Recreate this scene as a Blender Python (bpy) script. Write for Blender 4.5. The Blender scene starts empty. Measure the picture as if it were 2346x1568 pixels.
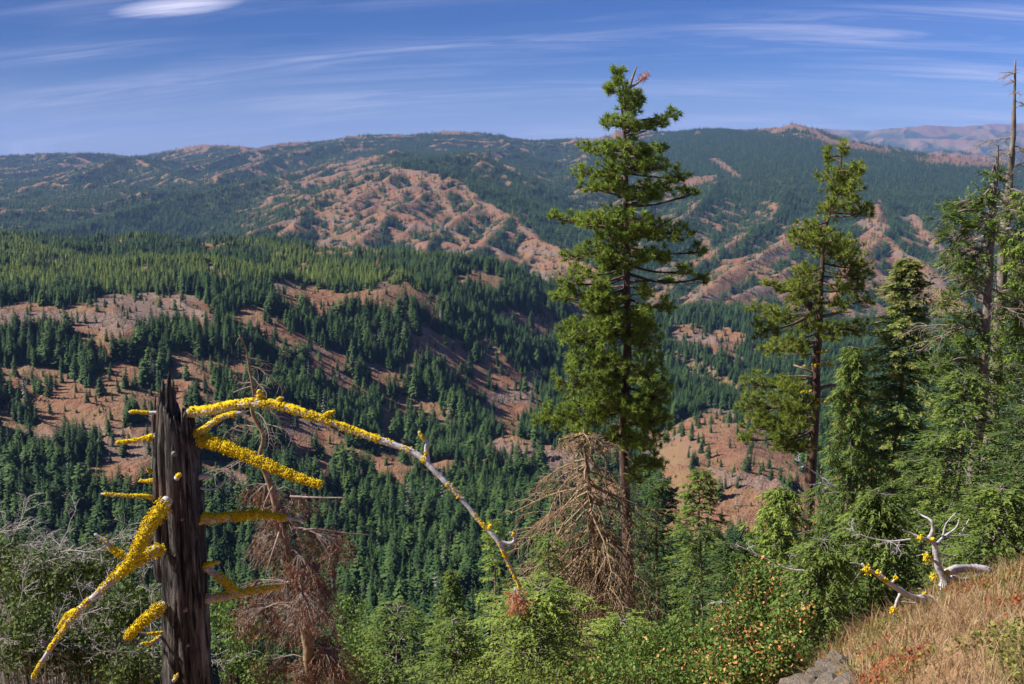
import bpy, math, random
import numpy as np
from mathutils import Vector
random.seed(7)
rng = np.random.default_rng(7)
scene = bpy.context.scene
R = math.radians

# ------------------------------------------------------------------ camera
FPX = 2346 * 35 / 36          # focal length in units of the 2346-wide picture
PITCH = math.atan((784 - 330) / FPX)
SP, CP = math.sin(PITCH), math.cos(PITCH)
cam_data = bpy.data.cameras.new('camera')
cam_data.lens = 35; cam_data.sensor_width = 36
cam_data.clip_start = 0.1; cam_data.clip_end = 120000
cam = bpy.data.objects.new('camera', cam_data)
scene.collection.objects.link(cam)
cam.location = (0, 0, 0)
cam.rotation_euler = (R(90) - PITCH, 0, 0)
scene.camera = cam

# ------------------------------------------------------------------ sun, sky, exposure
SUN_EL, SUN_AZ = 43.0, -87.0           # azimuth from +Y (view direction), negative = left
sd = Vector((math.sin(R(SUN_AZ)) * math.cos(R(SUN_EL)), math.cos(R(SUN_AZ)) * math.cos(R(SUN_EL)), math.sin(R(SUN_EL))))
sun_l = bpy.data.lights.new('sun', 'SUN')
sun_l.energy = 5.0; sun_l.angle = R(0.5); sun_l.color = (1.0, 0.95, 0.87)
sun = bpy.data.objects.new('sun', sun_l)
scene.collection.objects.link(sun)
sun.rotation_euler = sd.to_track_quat('Z', 'Y').to_euler()

world = bpy.data.worlds.new('World'); scene.world = world
world.use_nodes = True
def build_world():
    nt = world.node_tree; N = nt.nodes; L = nt.links
    N.clear()
    out = N.new('ShaderNodeOutputWorld'); bg = N.new('ShaderNodeBackground')
    sky = N.new('ShaderNodeTexSky'); sky.sky_type = 'NISHITA'; sky.sun_disc = False
    sky.sun_elevation = R(SUN_EL); sky.sun_rotation = R(SUN_AZ)
    sky.altitude = 1600; sky.air_density = 0.8; sky.dust_density = 0.3; sky.ozone_density = 3.0
    tint = N.new('ShaderNodeMix'); tint.data_type = 'RGBA'; tint.blend_type = 'MULTIPLY'
    tint.inputs['Factor'].default_value = 1; tint.inputs[7].default_value = (0.37, 0.55, 0.98, 1)
    L.new(sky.outputs[0], tint.inputs[6])
    tc = N.new('ShaderNodeTexCoord'); sep = N.new('ShaderNodeSeparateXYZ')
    L.new(tc.outputs['Generated'], sep.inputs[0])
    def m(op, a, b=None, clamp=False):
        n = N.new('ShaderNodeMath'); n.operation = op; n.use_clamp = clamp
        for i, v in enumerate((a, b)):
            if v is None: continue
            if isinstance(v, (int, float)): n.inputs[i].default_value = v
            else: L.new(v, n.inputs[i])
        return n.outputs[0]
    zz = m('ADD', m('MAXIMUM', sep.outputs[2], 0.0), 0.22)
    u = m('DIVIDE', sep.outputs[0], zz); v = m('DIVIDE', sep.outputs[1], zz)
    def vec(x, y, z=0.0):
        c = N.new('ShaderNodeCombineXYZ')
        for k, q in enumerate((x, y, z)):
            if isinstance(q, (int, float)): c.inputs[k].default_value = q
            else: L.new(q, c.inputs[k])
        return c.outputs[0]
    def noise(vc, det, rough, dist):
        n = N.new('ShaderNodeTexNoise'); n.inputs['Scale'].default_value = 1.0; n.inputs['Detail'].default_value = det
        n.inputs['Roughness'].default_value = rough; n.inputs['Distortion'].default_value = dist; L.new(vc, n.inputs['Vector']); return n.outputs[0]
    # thin cirrus streaks, nearly parallel, thicker in some parts of the sky than in others
    a = R(-7)
    uu = m('ADD', m('MULTIPLY', u, math.cos(a)), m('MULTIPLY', v, math.sin(a)))
    vv = m('SUBTRACT', m('MULTIPLY', v, math.cos(a)), m('MULTIPLY', u, math.sin(a)))
    fine = noise(vec(m('MULTIPLY', uu, 1.1), m('MULTIPLY', vv, 8.5), 1.3), 9, 0.66, 0.9)
    broad = noise(vec(m('MULTIPLY', uu, 0.55), m('MULTIPLY', vv, 2.2), 7.9), 4, 0.5, 0.3)
    cl = m('MULTIPLY', m('SUBTRACT', fine, 0.44), 3.6, True)
    big = m('MULTIPLY', m('SUBTRACT', m('ADD', broad, m('MULTIPLY', u, 0.045)), 0.42), 4.2, True)
    veil = m('MULTIPLY', m('SUBTRACT', broad, 0.45), 0.7, True)
    cov = m('ADD', m('MULTIPLY', m('MULTIPLY', cl, big), 0.40), m('MULTIPLY', veil, 0.35))
    # one small bright cloud high on the left
    du = m('MULTIPLY', m('ADD', u, 0.89), 5.2); dv_ = m('MULTIPLY', m('SUBTRACT', m('ADD', v, m('MULTIPLY', u, 0.12)), 2.655), 13.0)
    sp = m('SUBTRACT', 1.0, m('ADD', m('MULTIPLY', du, du), m('MULTIPLY', dv_, dv_)), True)
    cov = m('ADD', cov, m('MULTIPLY', m('MULTIPLY', sp, m('SUBTRACT', m('MULTIPLY', fine, 2.6), 0.55, True)), 0.95), True)
    low = m('SUBTRACT', 1.0, m('MULTIPLY', m('MAXIMUM', sep.outputs[2], 0.0), 10.0), True)
    cov = m('ADD', cov, m('MULTIPLY', m('MULTIPLY', low, low), 0.34), True)
    mix = N.new('ShaderNodeMix'); mix.data_type = 'RGBA'
    L.new(cov, mix.inputs['Factor']); L.new(tint.outputs[2], mix.inputs[6]); mix.inputs[7].default_value = (9.0, 9.0, 11.6, 1)
    # the sky is deeper away from the bright side, as the photograph shows it from left to right
    side = m('ADD', 0.98, m('MULTIPLY', sep.outputs[0], 0.60)); sc_ = N.new('ShaderNodeVectorMath'); sc_.operation = 'SCALE'
    L.new(tint.outputs[2], sc_.inputs[0]); L.new(side, sc_.inputs[3]); L.new(sc_.outputs[0], mix.inputs[6])
    L.new(mix.outputs[2], bg.inputs['Color']); bg.inputs['Strength'].default_value = 0.05
    L.new(bg.outputs[0], out.inputs['Surface'])
build_world()
vs = scene.view_settings
vs.view_transform = 'Standard'; vs.look = 'None'; vs.gamma = 1; vs.exposure = 0.88
scene.cycles.use_denoising = True
scene.cycles.max_bounces = 6; scene.cycles.diffuse_bounces = 2; scene.cycles.transparent_max_bounces = 8
scene.cycles.volume_bounces = 0
scene.cycles.use_adaptive_sampling = True; scene.cycles.adaptive_threshold = 0.02

# ------------------------------------------------------------------ small helpers
def ray(X, Y):
    x = (X - 1173) / FPX; y = -(Y - 784) / FPX
    return np.array((x, CP + y * SP, -SP + y * CP))
def at(X, Y, D):
    d = ray(X, Y); return d * (D / d[1])
def tanY(Y):
    y = -(Y - 784) / FPX
    return (-SP + y * CP) / (CP + y * SP)
def proj(x, y, z):
    """world -> picture position (2346 x 1568)"""
    f = y * CP - z * SP; up = y * SP + z * CP
    return 1173 + FPX * x / f, 784 - FPX * up / f

_tab = np.random.default_rng(3).random((256, 256)).astype(np.float32)
def vnoise(x, y):
    xi = np.floor(x).astype(np.int64); yi = np.floor(y).astype(np.int64)
    fx = x - xi; fy = y - yi
    fx = fx * fx * fx * (fx * (fx * 6 - 15) + 10); fy = fy * fy * fy * (fy * (fy * 6 - 15) + 10)
    x0 = xi & 255; x1 = (xi + 1) & 255; y0 = yi & 255; y1 = (yi + 1) & 255
    a = _tab[x0, y0]; b = _tab[x1, y0]; c = _tab[x0, y1]; d = _tab[x1, y1]
    return (a + (b - a) * fx) * (1 - fy) + (c + (d - c) * fx) * fy - 0.5
def fbm(x, y, o=4, g=0.5):
    s = 0; am = 1
    for i in range(o):
        s = s + am * vnoise(x + 17.3 * i, y - 9.1 * i); x = x * 2.03; y = y * 2.03; am *= g
    return s
def ridged(x, y, o=5):
    s = 0; am = 1; prev = 1
    for i in range(o):
        n = 1 - np.abs(2 * vnoise(x + 31.7 * i, y + 11.9 * i)) * 1.6
        n = np.clip(n, -1, 1); n = n * n * np.sign(n)
        s = s + am * n * prev; prev = np.clip(n, 0, 1) * 0.8 + 0.2; x = x * 2.1; y = y * 2.1; am *= 0.5
    return s

def tag(o, label=None, cat=None, group=None, kind=None):
    if label: o['label'] = label
    if cat: o['category'] = cat
    if group: o['group'] = group
    if kind: o['kind'] = kind
    return o
def link(name, data, parent=None):
    o = bpy.data.objects.new(name, data); scene.collection.objects.link(o)
    if parent: o.parent = parent
    return o
def empty(name, loc=(0, 0, 0)):
    o = link(name, None); o.location = loc; o.empty_display_size = 0.2; return o
def mesh_np(name, V, F, mat_idx=None, mats=(), smooth=False, attrs=None):
    """V (n,3); F (m,3) or (m,4) int array"""
    V = np.asarray(V, np.float32); F = np.asarray(F, np.int32); k = F.shape[1]
    me = bpy.data.meshes.new(name)
    me.vertices.add(len(V)); me.vertices.foreach_set('co', V.ravel())
    me.loops.add(F.size); me.loops.foreach_set('vertex_index', F.ravel())
    me.polygons.add(len(F)); me.polygons.foreach_set('loop_start', np.arange(0, F.size, k, dtype=np.int32))
    if smooth: me.polygons.foreach_set('use_smooth', np.ones(len(F), bool))
    if mat_idx is not None: me.polygons.foreach_set('material_index', np.asarray(mat_idx, np.int32))
    for m_ in mats: me.materials.append(m_)
    if attrs:
        for n_, a_ in attrs.items():
            at_ = me.attributes.new(n_, 'FLOAT', 'POINT'); at_.data.foreach_set('value', np.asarray(a_, np.float32))
    me.update(); me.validate(); return me

class Mat:
    """tiny node helper"""
    def __init__(s, name, rough=0.9, spec=0.2):
        s.m = bpy.data.materials.new(name); s.m.use_nodes = True
        s.nt = s.m.node_tree; s.N = s.nt.nodes; s.L = s.nt.links
        s.b = s.N['Principled BSDF']; s.b.inputs['Roughness'].default_value = rough
        s.b.inputs['Specular IOR Level'].default_value = spec
    def n(s, t, **k):
        x = s.N.new(t)
        for a, b in k.items(): setattr(x, a, b)
        return x
    def put(s, v, sock):
        if hasattr(v, 'is_output') or isinstance(v, bpy.types.NodeSocket): s.L.new(v, sock)
        elif isinstance(v, (tuple, list)) and len(v) == 3 and sock.type == 'RGBA': sock.default_value = (*v, 1)
        else: sock.default_value = v
    def math(s, op, a, b=0.0, clamp=False):
        x = s.n('ShaderNodeMath', operation=op, use_clamp=clamp); s.put(a, x.inputs[0]); s.put(b, x.inputs[1]); return x.outputs[0]
    def noise(s, scale, detail=3, vec=None, rough=0.55, dist=0.0):
        x = s.n('ShaderNodeTexNoise'); x.inputs['Scale'].default_value = scale; x.inputs['Detail'].default_value = detail
        x.inputs['Roughness'].default_value = rough; x.inputs['Distortion'].default_value = dist
        s.L.new(vec if vec is not None else s.pos(), x.inputs['Vector']); return x.outputs[0]
    def pos(s):
        if not hasattr(s, '_p'): s._p = s.n('ShaderNodeTexCoord').outputs['Object']
        return s._p
    def scaled(s, vec, sc):
        x = s.n('ShaderNodeMapping'); x.inputs['Scale'].default_value = sc; s.L.new(vec, x.inputs[0]); return x.outputs[0]
    def ramp(s, f, lo, hi):
        x = s.n('ShaderNodeMapRange'); s.put(f, x.inputs[0]); x.inputs[1].default_value = lo; x.inputs[2].default_value = hi
        return x.outputs[0]
    def mix(s, f, a, b, mode='MIX'):
        x = s.n('ShaderNodeMix', data_type='RGBA', blend_type=mode); s.put(f, x.inputs['Factor']); s.put(a, x.inputs[6]); s.put(b, x.inputs[7]); return x.outputs[2]
    def attr(s, name, typ='GEOMETRY'):
        x = s.n('ShaderNodeAttribute', attribute_name=name, attribute_type=typ); return x.outputs['Fac']
    def rnd(s): return s.n('ShaderNodeObjectInfo').outputs['Random']
    def island(s): return s.n('ShaderNodeNewGeometry').outputs['Random Per Island']
    def color(s, c): s.put(c, s.b.inputs['Base Color'])
    def bump(s, h, strength=0.5, dist=1.0):
        x = s.n('ShaderNodeBump'); x.inputs['Strength'].default_value = strength; x.inputs['Distance'].default_value = dist
        s.L.new(h, x.inputs['Height']); s.L.new(x.outputs[0], s.b.inputs['Normal'])
    def translucent(s, col, f):
        """leaf-like: part of the light passes through"""
        t = s.n('ShaderNodeBsdfTranslucent'); s.put(col, t.inputs[0])
        mx = s.n('ShaderNodeMixShader'); mx.inputs[0].default_value = f
        s.L.new(s.b.outputs[0], mx.inputs[1]); s.L.new(t.outputs[0], mx.inputs[2])
        s.L.new(mx.outputs[0], s.N['Material Output'].inputs[0])

# ------------------------------------------------------------------ terrain: canyon country in real distances
# every column: bearing (picture X) -> list of (distance, elevation); Y(...) turns a picture height into an elevation
def Yz(D, Y): return (D, D * tanY(Y))
NEARL = [(20, -13.5), (30, -18.5), (60, -38), (100, -66), (200, -125), (300, -180)]
NEARR = [(20, -10.3), (30, -15.4), (60, -37), (100, -66), (200, -125), (300, -180)]
COLS = {
 -700: NEARL + [(420, -245)] + [Yz(560, 1200), Yz(680, 1000), Yz(800, 850), Yz(900, 760), Yz(980, 700), Yz(1300, 610), Yz(1750, 540), Yz(2050, 510), (2300, -250), (2650, -400), Yz(3200, 540), Yz(4000, 505), Yz(6000, 440), Yz(8000, 390), Yz(10000, 360), (11500, -380)],
 0: NEARL + [(420, -245)] + [Yz(560, 1200), Yz(680, 1000), Yz(800, 850), Yz(900, 752), Yz(980, 700), Yz(1300, 625), Yz(1750, 568), Yz(2050, 545), (2300, -250), (2650, -400), Yz(3200, 545), Yz(4000, 510), Yz(6000, 445), Yz(8000, 395), Yz(10000, 362), (11500, -380)],
 300: NEARL + [(420, -243)] + [Yz(570, 1170), Yz(700, 980), Yz(830, 840), Yz(920, 750), Yz(1000, 700), Yz(1300, 630), Yz(1700, 580), Yz(1980, 562), (2300, -280), (2650, -420), Yz(3200, 578), Yz(4000, 523), Yz(6000, 430), Yz(8000, 384), Yz(10000, 368), (11500, -380)],
 600: NEARL + [(420, -236)] + [Yz(600, 1180), Yz(780, 990), Yz(900, 860), Yz(990, 760), Yz(1070, 690), Yz(1350, 630), Yz(1700, 585), Yz(1950, 572), (2300, -300), (2650, -430), Yz(3300, 578), Yz(4000, 518), Yz(5500, 440), Yz(7000, 390), Yz(9300, 338), (11000, -380)],
 900: NEARL + [(400, -220)] + [Yz(620, 1200), Yz(820, 1050), Yz(920, 985), Yz(1000, 900), Yz(1080, 800), Yz(1140, 710), Yz(1210, 655), Yz(1600, 604), Yz(1900, 585), (2300, -330), (2650, -430), Yz(3300, 598), Yz(4000, 488), Yz(5000, 384), Yz(6500, 350), Yz(8000, 325), Yz(9500, 308), (11000, -380)],
 1060: NEARL + [(400, -218)] + [Yz(610, 1200), Yz(860, 1050), Yz(960, 1000), Yz(1060, 900), Yz(1160, 800), Yz(1260, 715), Yz(1330, 660), Yz(1600, 612), Yz(1830, 597), (2300, -360), (2650, -440), Yz(3200, 608), Yz(4000, 488), Yz(5000, 394), Yz(6500, 350), Yz(8000, 325), Yz(9800, 300), (11400, -380)],
 1200: NEARR + [(400, -216)] + [Yz(600, 1200), Yz(900, 1050), Yz(1010, 1000), Yz(1150, 900), Yz(1290, 800), Yz(1430, 715), Yz(1560, 660), Yz(1700, 640), Yz(1850, 650), (2250, -380), (2600, -460), Yz(3400, 590), Yz(4200, 490), Yz(5000, 430), Yz(6500, 378), Yz(8000, 345), Yz(9500, 314), (11000, -380)],
 1330: NEARR + [(400, -216)] + [Yz(600, 1200), Yz(900, 1070), Yz(1050, 1000), Yz(1250, 900), Yz(1450, 800), Yz(1620, 730), Yz(1720, 700), (2200, -400), (2600, -470), Yz(3100, 640), Yz(4200, 530), Yz(5200, 460), Yz(6500, 402), Yz(8000, 350), Yz(9500, 309), (11000, -380)],
 1480: NEARR + [(400, -216)] + [Yz(600, 1220), Yz(850, 1080), Yz(1080, 1000), Yz(1300, 905), Yz(1520, 820), Yz(1720, 750), (2150, -380), (2500, -440), Yz(2800, 735), Yz(3600, 612), Yz(4500, 470), Yz(6500, 365), Yz(9000, 299), (10500, -380)],
 1600: NEARR + [(400, -216)] + [Yz(600, 1190), Yz(800, 1030), Yz(880, 975), Yz(1000, 985), Yz(1300, 915), Yz(1520, 830), Yz(1750, 760), (2100, -350), (2450, -420), Yz(2700, 725), Yz(3500, 592), Yz(4500, 455), Yz(6500, 360), Yz(8500, 293), (10000, -380)],
 1700: NEARR + [(400, -216)] + [Yz(600, 1180), Yz(800, 1010), Yz(900, 955), Yz(1050, 985), Yz(1350, 925), Yz(1600, 840), Yz(1800, 775), (2100, -360), (2450, -420), Yz(2700, 715), Yz(3500, 587), Yz(4300, 460), Yz(6500, 355), Yz(8400, 299), (9900, -380)],
 1820: NEARR + [(400, -216)] + [Yz(600, 1180), Yz(780, 1040), Yz(950, 990), Yz(1350, 930), Yz(1600, 850), Yz(1850, 780), (2150, -380), (2450, -420), Yz(2700, 705), Yz(3500, 582), Yz(4300, 455), Yz(6500, 345), Yz(8000, 288), (9500, -380)],
 1950: NEARR + [(400, -216)] + [Yz(600, 1200), Yz(800, 1070), Yz(1300, 950), Yz(1600, 870), Yz(1850, 790), (2150, -390), (2450, -430), Yz(2800, 675), Yz(3500, 572), Yz(4300, 455), Yz(6000, 372), Yz(7300, 322), (8800, -350)],
 2150: NEARR + [(400, -216)] + [Yz(600, 1200), Yz(800, 1070), Yz(1300, 950), Yz(1600, 870), Yz(1850, 790), (2150, -390), (2450, -430), Yz(2800, 695), Yz(3500, 587), Yz(4500, 460), Yz(5500, 405), Yz(6500, 356), (8000, -350)],
 2400: NEARR + [(400, -216)] + [Yz(600, 1200), Yz(800, 1070), Yz(1300, 950), Yz(1600, 870), Yz(1850, 790), (2150, -390), (2450, -430), Yz(2800, 695), Yz(3500, 587), Yz(4500, 470), Yz(5500, 425), Yz(6200, 392), (7800, -350)],
 3050: NEARR + [(400, -216)] + [Yz(600, 1200), Yz(800, 1070), Yz(1300, 950), Yz(1600, 870), Yz(1850, 790), (2150, -390), (2450, -430), Yz(2800, 695), Yz(3500, 587), Yz(4500, 480), Yz(5500, 440), Yz(6200, 410), (7800, -350)],
}
FARM = [(11800, 330), (13000, 330)]
cx = np.array(sorted(COLS)); ct = (cx - 1173) / FPX / CP      # x / y of each bearing (near enough at the horizon)
lD = np.linspace(math.log(15), math.log(30000), 900)
tab = []
for X in cx:
    c = sorted(COLS[X]); d = [p[0] for p in c]; z = [p[1] for p in c]
    d += [30000]; z += [-420]
    tab.append(np.interp(lD, np.log(d), z))
tab = np.array(tab)
k_ = np.hanning(9); k_ /= k_.sum()
tab = np.array([np.convolve(np.pad(r_, 4, mode='edge'), k_, mode='valid') for r_ in tab])
tfine = np.linspace(-0.85, 0.85, 341)
def sstep(a): return a * a * (3 - 2 * a)
j = np.clip(np.searchsorted(ct, tfine) - 1, 0, len(ct) - 2); fr = np.clip((tfine - ct[j]) / (ct[j + 1] - ct[j]), 0, 1)
tab2 = tab[j] * (1 - fr)[:, None] + tab[j + 1] * fr[:, None]
kk = np.hanning(13); kk /= kk.sum()
tab2 = np.apply_along_axis(lambda c: np.convolve(np.pad(c, 6, mode='edge'), kk, mode='valid'), 0, tab2)
def base_h(x, y):
    t = np.clip(x / y, -0.849, 0.849); a = (t + 0.85) / 1.7 * 340; b = (np.log(y) - lD[0]) / (lD[-1] - lD[0]) * 899
    b = np.clip(b, 0, 898.99); i = np.floor(a).astype(int); i = np.clip(i, 0, 339); q = np.floor(b).astype(int)
    fa = a - i; fb = b - q
    return (tab2[i, q] * (1 - fa) + tab2[i + 1, q] * fa) * (1 - fb) + (tab2[i, q + 1] * (1 - fa) + tab2[i + 1, q + 1] * fa) * fb

# ridge crests: (picture X, picture Y, distance); side spurs are grown from them on both sides
RIDGES = [
 # big bare spur in the middle
 dict(p=[(1080, 350, 5200), (960, 372, 4700), (905, 384, 4300), (985, 393, 4150), (1042, 408, 4000), (1085, 440, 3850), (1110, 462, 3700), (1180, 492, 3500), (1225, 545, 3250), (1290, 575, 3060), (1340, 602, 2900), (1390, 650, 2700)], k=.58, s=190, sk=.36),
 dict(p=[(905, 384, 4300), (830, 402, 4250), (760, 440, 4100), (700, 480, 3850), (640, 550, 3450)], k=.56, s=170, sk=.36),
 dict(p=[(1042, 408, 4000), (985, 440, 3850), (900, 480, 3600), (800, 560, 3250)], k=.6, s=150, sk=.4),
 dict(p=[(1110, 462, 3700), (1060, 490, 3500), (1010, 530, 3300), (930, 590, 3050)], k=.6, s=150, sk=.4),
 dict(p=[(1180, 492, 3500), (1120, 540, 3250), (1050, 600, 2950)], k=.6, s=140, sk=.4),
 # dark wooded ridge left of it
 dict(p=[(760, 372, 6500), (640, 404, 5600), (520, 430, 5200), (400, 458, 4800), (250, 500, 4400), (110, 540, 3900)], k=.42, s=420, sk=.3),
 dict(p=[(640, 404, 5600), (690, 440, 5000), (640, 480, 4600), (560, 540, 3900)], k=.5, s=200, sk=.34),
 dict(p=[(500, 390, 7600), (420, 425, 6600), (330, 450, 6200), (200, 480, 5600), (80, 505, 5000)], k=.45, s=300, sk=.33),
 # left hills
 dict(p=[(600, 345, 9300), (420, 372, 8400), (300, 358, 7800), (262, 364, 7500), (200, 392, 7100), (130, 420, 6600), (40, 450, 6000)], k=.5, s=320, sk=.33),
 dict(p=[(300, 358, 7800), (370, 390, 7100), (450, 420, 6500)], k=.5, s=260, sk=.33),
 dict(p=[(560, 336, 9600), (460, 331, 9900), (370, 350, 10000)], k=.35, s=400, sk=.25),
 dict(p=[(280, 358, 9900), (190, 350, 9600), (100, 378, 8900), (20, 400, 8300)], k=.45, s=350, sk=.3),
 dict(p=[(0, 358, 9900), (130, 351, 9900), (250, 352, 10000)], k=.3, s=500, sk=.2),
 dict(p=[(700, 325, 9300), (560, 345, 8600), (480, 372, 7900), (360, 400, 7200)], k=.46, s=260, sk=.32),
 dict(p=[(800, 330, 8400), (640, 352, 7800), (560, 385, 7000), (500, 400, 6600)], k=.46, s=260, sk=.32),
 dict(p=[(900, 345, 7000), (800, 372, 6300), (720, 398, 5700), (700, 425, 5300)], k=.5, s=240, sk=.33),
 # head of the side canyon
 dict(p=[(1180, 318, 9000), (1150, 345, 7800), (1120, 352, 7000), (1170, 385, 6000), (1230, 425, 5300), (1262, 462, 4800)], k=.55, s=260, sk=.34),
 dict(p=[(1085, 375, 5200), (1150, 400, 4900), (1200, 440, 4550), (1245, 500, 4000)], k=.55, s=190, sk=.36),
 dict(p=[(1400, 318, 8600), (1350, 350, 7500), (1330, 385, 6400), (1300, 415, 5800), (1265, 450, 5300)], k=.5, s=260, sk=.34),
 dict(p=[(1480, 350, 7000), (1430, 400, 5800), (1370, 430, 5100), (1310, 460, 4700), (1270, 500, 4300)], k=.55, s=200, sk=.36),
 dict(p=[(1560, 420, 5200), (1470, 450, 4600), (1400, 500, 4100), (1330, 550, 3700)], k=.58, s=180, sk=.36),
 # bare spurs low on the right wall
 dict(p=[(1640, 415, 5000), (1610, 470, 4100), (1560, 510, 3700), (1480, 560, 3350), (1420, 610, 3050)], k=.58, s=170, sk=.38),
 dict(p=[(1800, 440, 4400), (1780, 500, 3800), (1700, 540, 3400), (1620, 590, 3050), (1540, 650, 2750)], k=.58, s=170, sk=.38),
 dict(p=[(1900, 480, 3900), (1830, 545, 3250), (1740, 585, 2950), (1660, 625, 2720), (1610, 670, 2500)], k=.6, s=150, sk=.4),
 dict(p=[(1930, 520, 3500), (1850, 590, 3000), (1770, 635, 2750), (1650, 700, 2450)], k=.62, s=140, sk=.4),
 dict(p=[(1950, 560, 3250), (1860, 640, 2800), (1760, 690, 2560), (1700, 735, 2400)], k=.62, s=140, sk=.4),
 dict(p=[(2012, 455, 4200), (2018, 500, 3600), (2022, 536, 3250), (1980, 580, 3000), (1930, 640, 2750), (1900, 720, 2500)], k=.62, s=150, sk=.42),
 dict(p=[(2022, 536, 3250), (2090, 590, 2980), (2150, 640, 2760), (2210, 700, 2560)], k=.62, s=150, sk=.42),
 dict(p=[(2100, 490, 3900), (2130, 540, 3400), (2190, 600, 3100), (2260, 680, 2800)], k=.6, s=170, sk=.4),
 dict(p=[(2250, 500, 3900), (2300, 560, 3400), (2400, 640, 3000)], k=.6, s=180, sk=.4),
 # knoll on the right skyline, hills behind it
 dict(p=[(1740, 297, 8200), (1800, 291, 8000), (1822, 284, 7900), (1850, 299, 7700), (1900, 316, 7400), (1985, 333, 7000)], k=.3, s=500, sk=.2),
 dict(p=[(2085, 352, 12500), (2150, 343, 12300), (2230, 350, 12000), (2330, 372, 11500), (2450, 380, 11300)], k=.35, s=420, sk=.24),
 dict(p=[(1640, 296, 23500), (1830, 292, 23500), (1990, 300, 23000), (2060, 292, 22500), (2120, 287, 22500), (2200, 290, 22500), (2280, 284, 22500), (2420, 282, 22500), (2650, 290, 22500)], k=.42, s=1150, sk=.27, L=3200),
 dict(p=[(2010, 315, 20500), (2150, 318, 19500), (2350, 325, 18500), (2600, 330, 18500)], k=.4, s=900, sk=.27, L=1800),
]
segs = []
rr = random.Random(11)
def add_seg(a, b, k): segs.append((a, b, k))
def spur(a, direction, z0, sk, k, L, depth, sp):
    """a side spur: short wandering crest that falls faster towards its foot"""
    n = max(2, int(L / (60 if L < 900 else 220))); step = L / n
    p = np.array([a[0], a[1]]); z = z0; ang = math.atan2(direction[1], direction[0]); prev = (p[0], p[1], z)
    for i in range(n):
        ang += rr.uniform(-.13, .13)
        p = p + step * np.array((math.cos(ang), math.sin(ang)))
        z -= step * sk * rr.uniform(.55, 1.35) * (0.75 + 0.6 * i / n)
        cur = (p[0], p[1], z); add_seg(prev, cur, k)
        if depth > 0 and i > 0:
            for sgn in (-1, 1):
                if rr.random() < .8:
                    aa = ang + sgn * rr.uniform(.8, 1.25)
                    spur(p, (math.cos(aa), math.sin(aa)), z - 2, sk * 1.15, k * 1.06, L * rr.uniform(.25, .42), depth - 1, sp * .5)
        prev = cur
for rd in RIDGES:
    P = [at(*q) for q in rd['p']]
    for a, b in zip(P[:-1], P[1:]):
        L = math.hypot(b[0] - a[0], b[1] - a[1]); n = max(1, int(L / 90))
        for i in range(n):
            q0 = a + (b - a) * (i / n); q1 = a + (b - a) * ((i + 1) / n)
            add_seg(tuple(q0), tuple(q1), rd['k'])
        d = (b - a)[:2] / L; ns = L / rd['s']; cnt = int(ns) + (rr.random() < ns % 1)
        for i in range(cnt):
            f = (i + rr.uniform(.1, .9)) / cnt; q = a + (b - a) * f
            for sgn in (-1, 1):
                lean = rr.uniform(.3, .55)
                dv = np.array((-d[1] * sgn, d[0] * sgn)); down = d if b[2] < a[2] else -d
                dv = dv + down * lean; dv /= np.linalg.norm(dv)
                Ls = rd.get('L', 620) * rr.uniform(.6, 1.25)
                spur(q, dv, q[2] - 3, rd['sk'], rd['k'] * 1.05, Ls, 1 if q[1] < 12000 else 1, rd['s'])

def build_rows():
    r_ = [np.geomspace(34, 300, 60)[:-1], np.arange(300, 2080, 7.5), np.arange(2080, 2460, 30), np.arange(2460, 4400, 10.5), np.arange(4400, 6800, 17),
          np.arange(6800, 10200, 28), np.arange(10200, 17500, 160), np.arange(17500, 24200, 75), np.array([24400, 26000])]
    return np.concatenate(r_)
ROWS = build_rows(); TC = np.linspace(-0.66, 0.66, 700)
TG, DG = np.meshgrid(TC, ROWS); XG = TG * DG; YG = DG.copy()
warpx = 38 * fbm(XG / 260, YG / 260, 3) ; warpy = 38 * fbm(XG / 260 + 50, YG / 260 + 9, 3)
wf = np.clip((YG - 2300) / 500, 0, 1) * (1 + np.clip((YG - 12000) / 8000, 0, 1) * 3)
XW = XG + warpx * wf; YW = YG + warpy * wf
Z = base_h(XG, YG)
def near_h(x, y):
    """the rim the photographer stands on: a grassy shoulder on the right that drops away ahead and to the left"""
    Rp = np.interp(y, [-12, 0, 2, 5, 8, 12, 20, 30, 45, 60], [-1.0, -1.6, -1.80, -2.7, -3.85, -6.1, -11.0, -17.5, -27, -38])
    Lp = np.interp(y, [-12, 0, 2, 4, 6, 12, 20, 30, 45, 60], [-1.0, -1.7, -2.4, -3.9, -5.1, -9, -13.5, -18.5, -28, -38])
    u = np.clip((x / np.maximum(y, 1.5)) / .50, 0, 1); u = u * u * (3 - 2 * u)
    h = Lp * (1 - u) + Rp * u
    h = h + .045 * np.clip(y, 0, 8) * np.clip((x / np.maximum(y, 1.5) - .42) / .15, 0, 1.6) * (y < 14)
    return h + .10 * fbm(x / 1.3, y / 1.3, 3) + .03 * fbm(x / .25 + 5, y / .25, 2)
Z = np.where(YG < 60, near_h(XG, YG) + (Z - near_h(XG, YG)) * sstep(np.clip((YG - 38) / 22, 0, 1)), Z)
farf = np.clip((YG - 2500) / 500, 0, 1) * np.clip((11000 - YG) / 1500, 0, 1)
smooth_right = 1 - 0.9 * np.clip((TG - 0.12) / 0.06, 0, 1) * np.clip((YG - 4200) / 500, 0, 1)
sunk = np.clip((YG - 2650) / 250, 0, 1) * np.clip((5400 - YG) / 700, 0, 1) * (95 - 80 * np.clip((TG - .12) / .06, 0, 1) * np.clip((YG - 3900) / 300, 0, 1))
sunk = sunk + 45 * np.clip((YG - 5000) / 700, 0, 1) * np.clip((9800 - YG) / 900, 0, 1) * (TG < .1)
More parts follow.
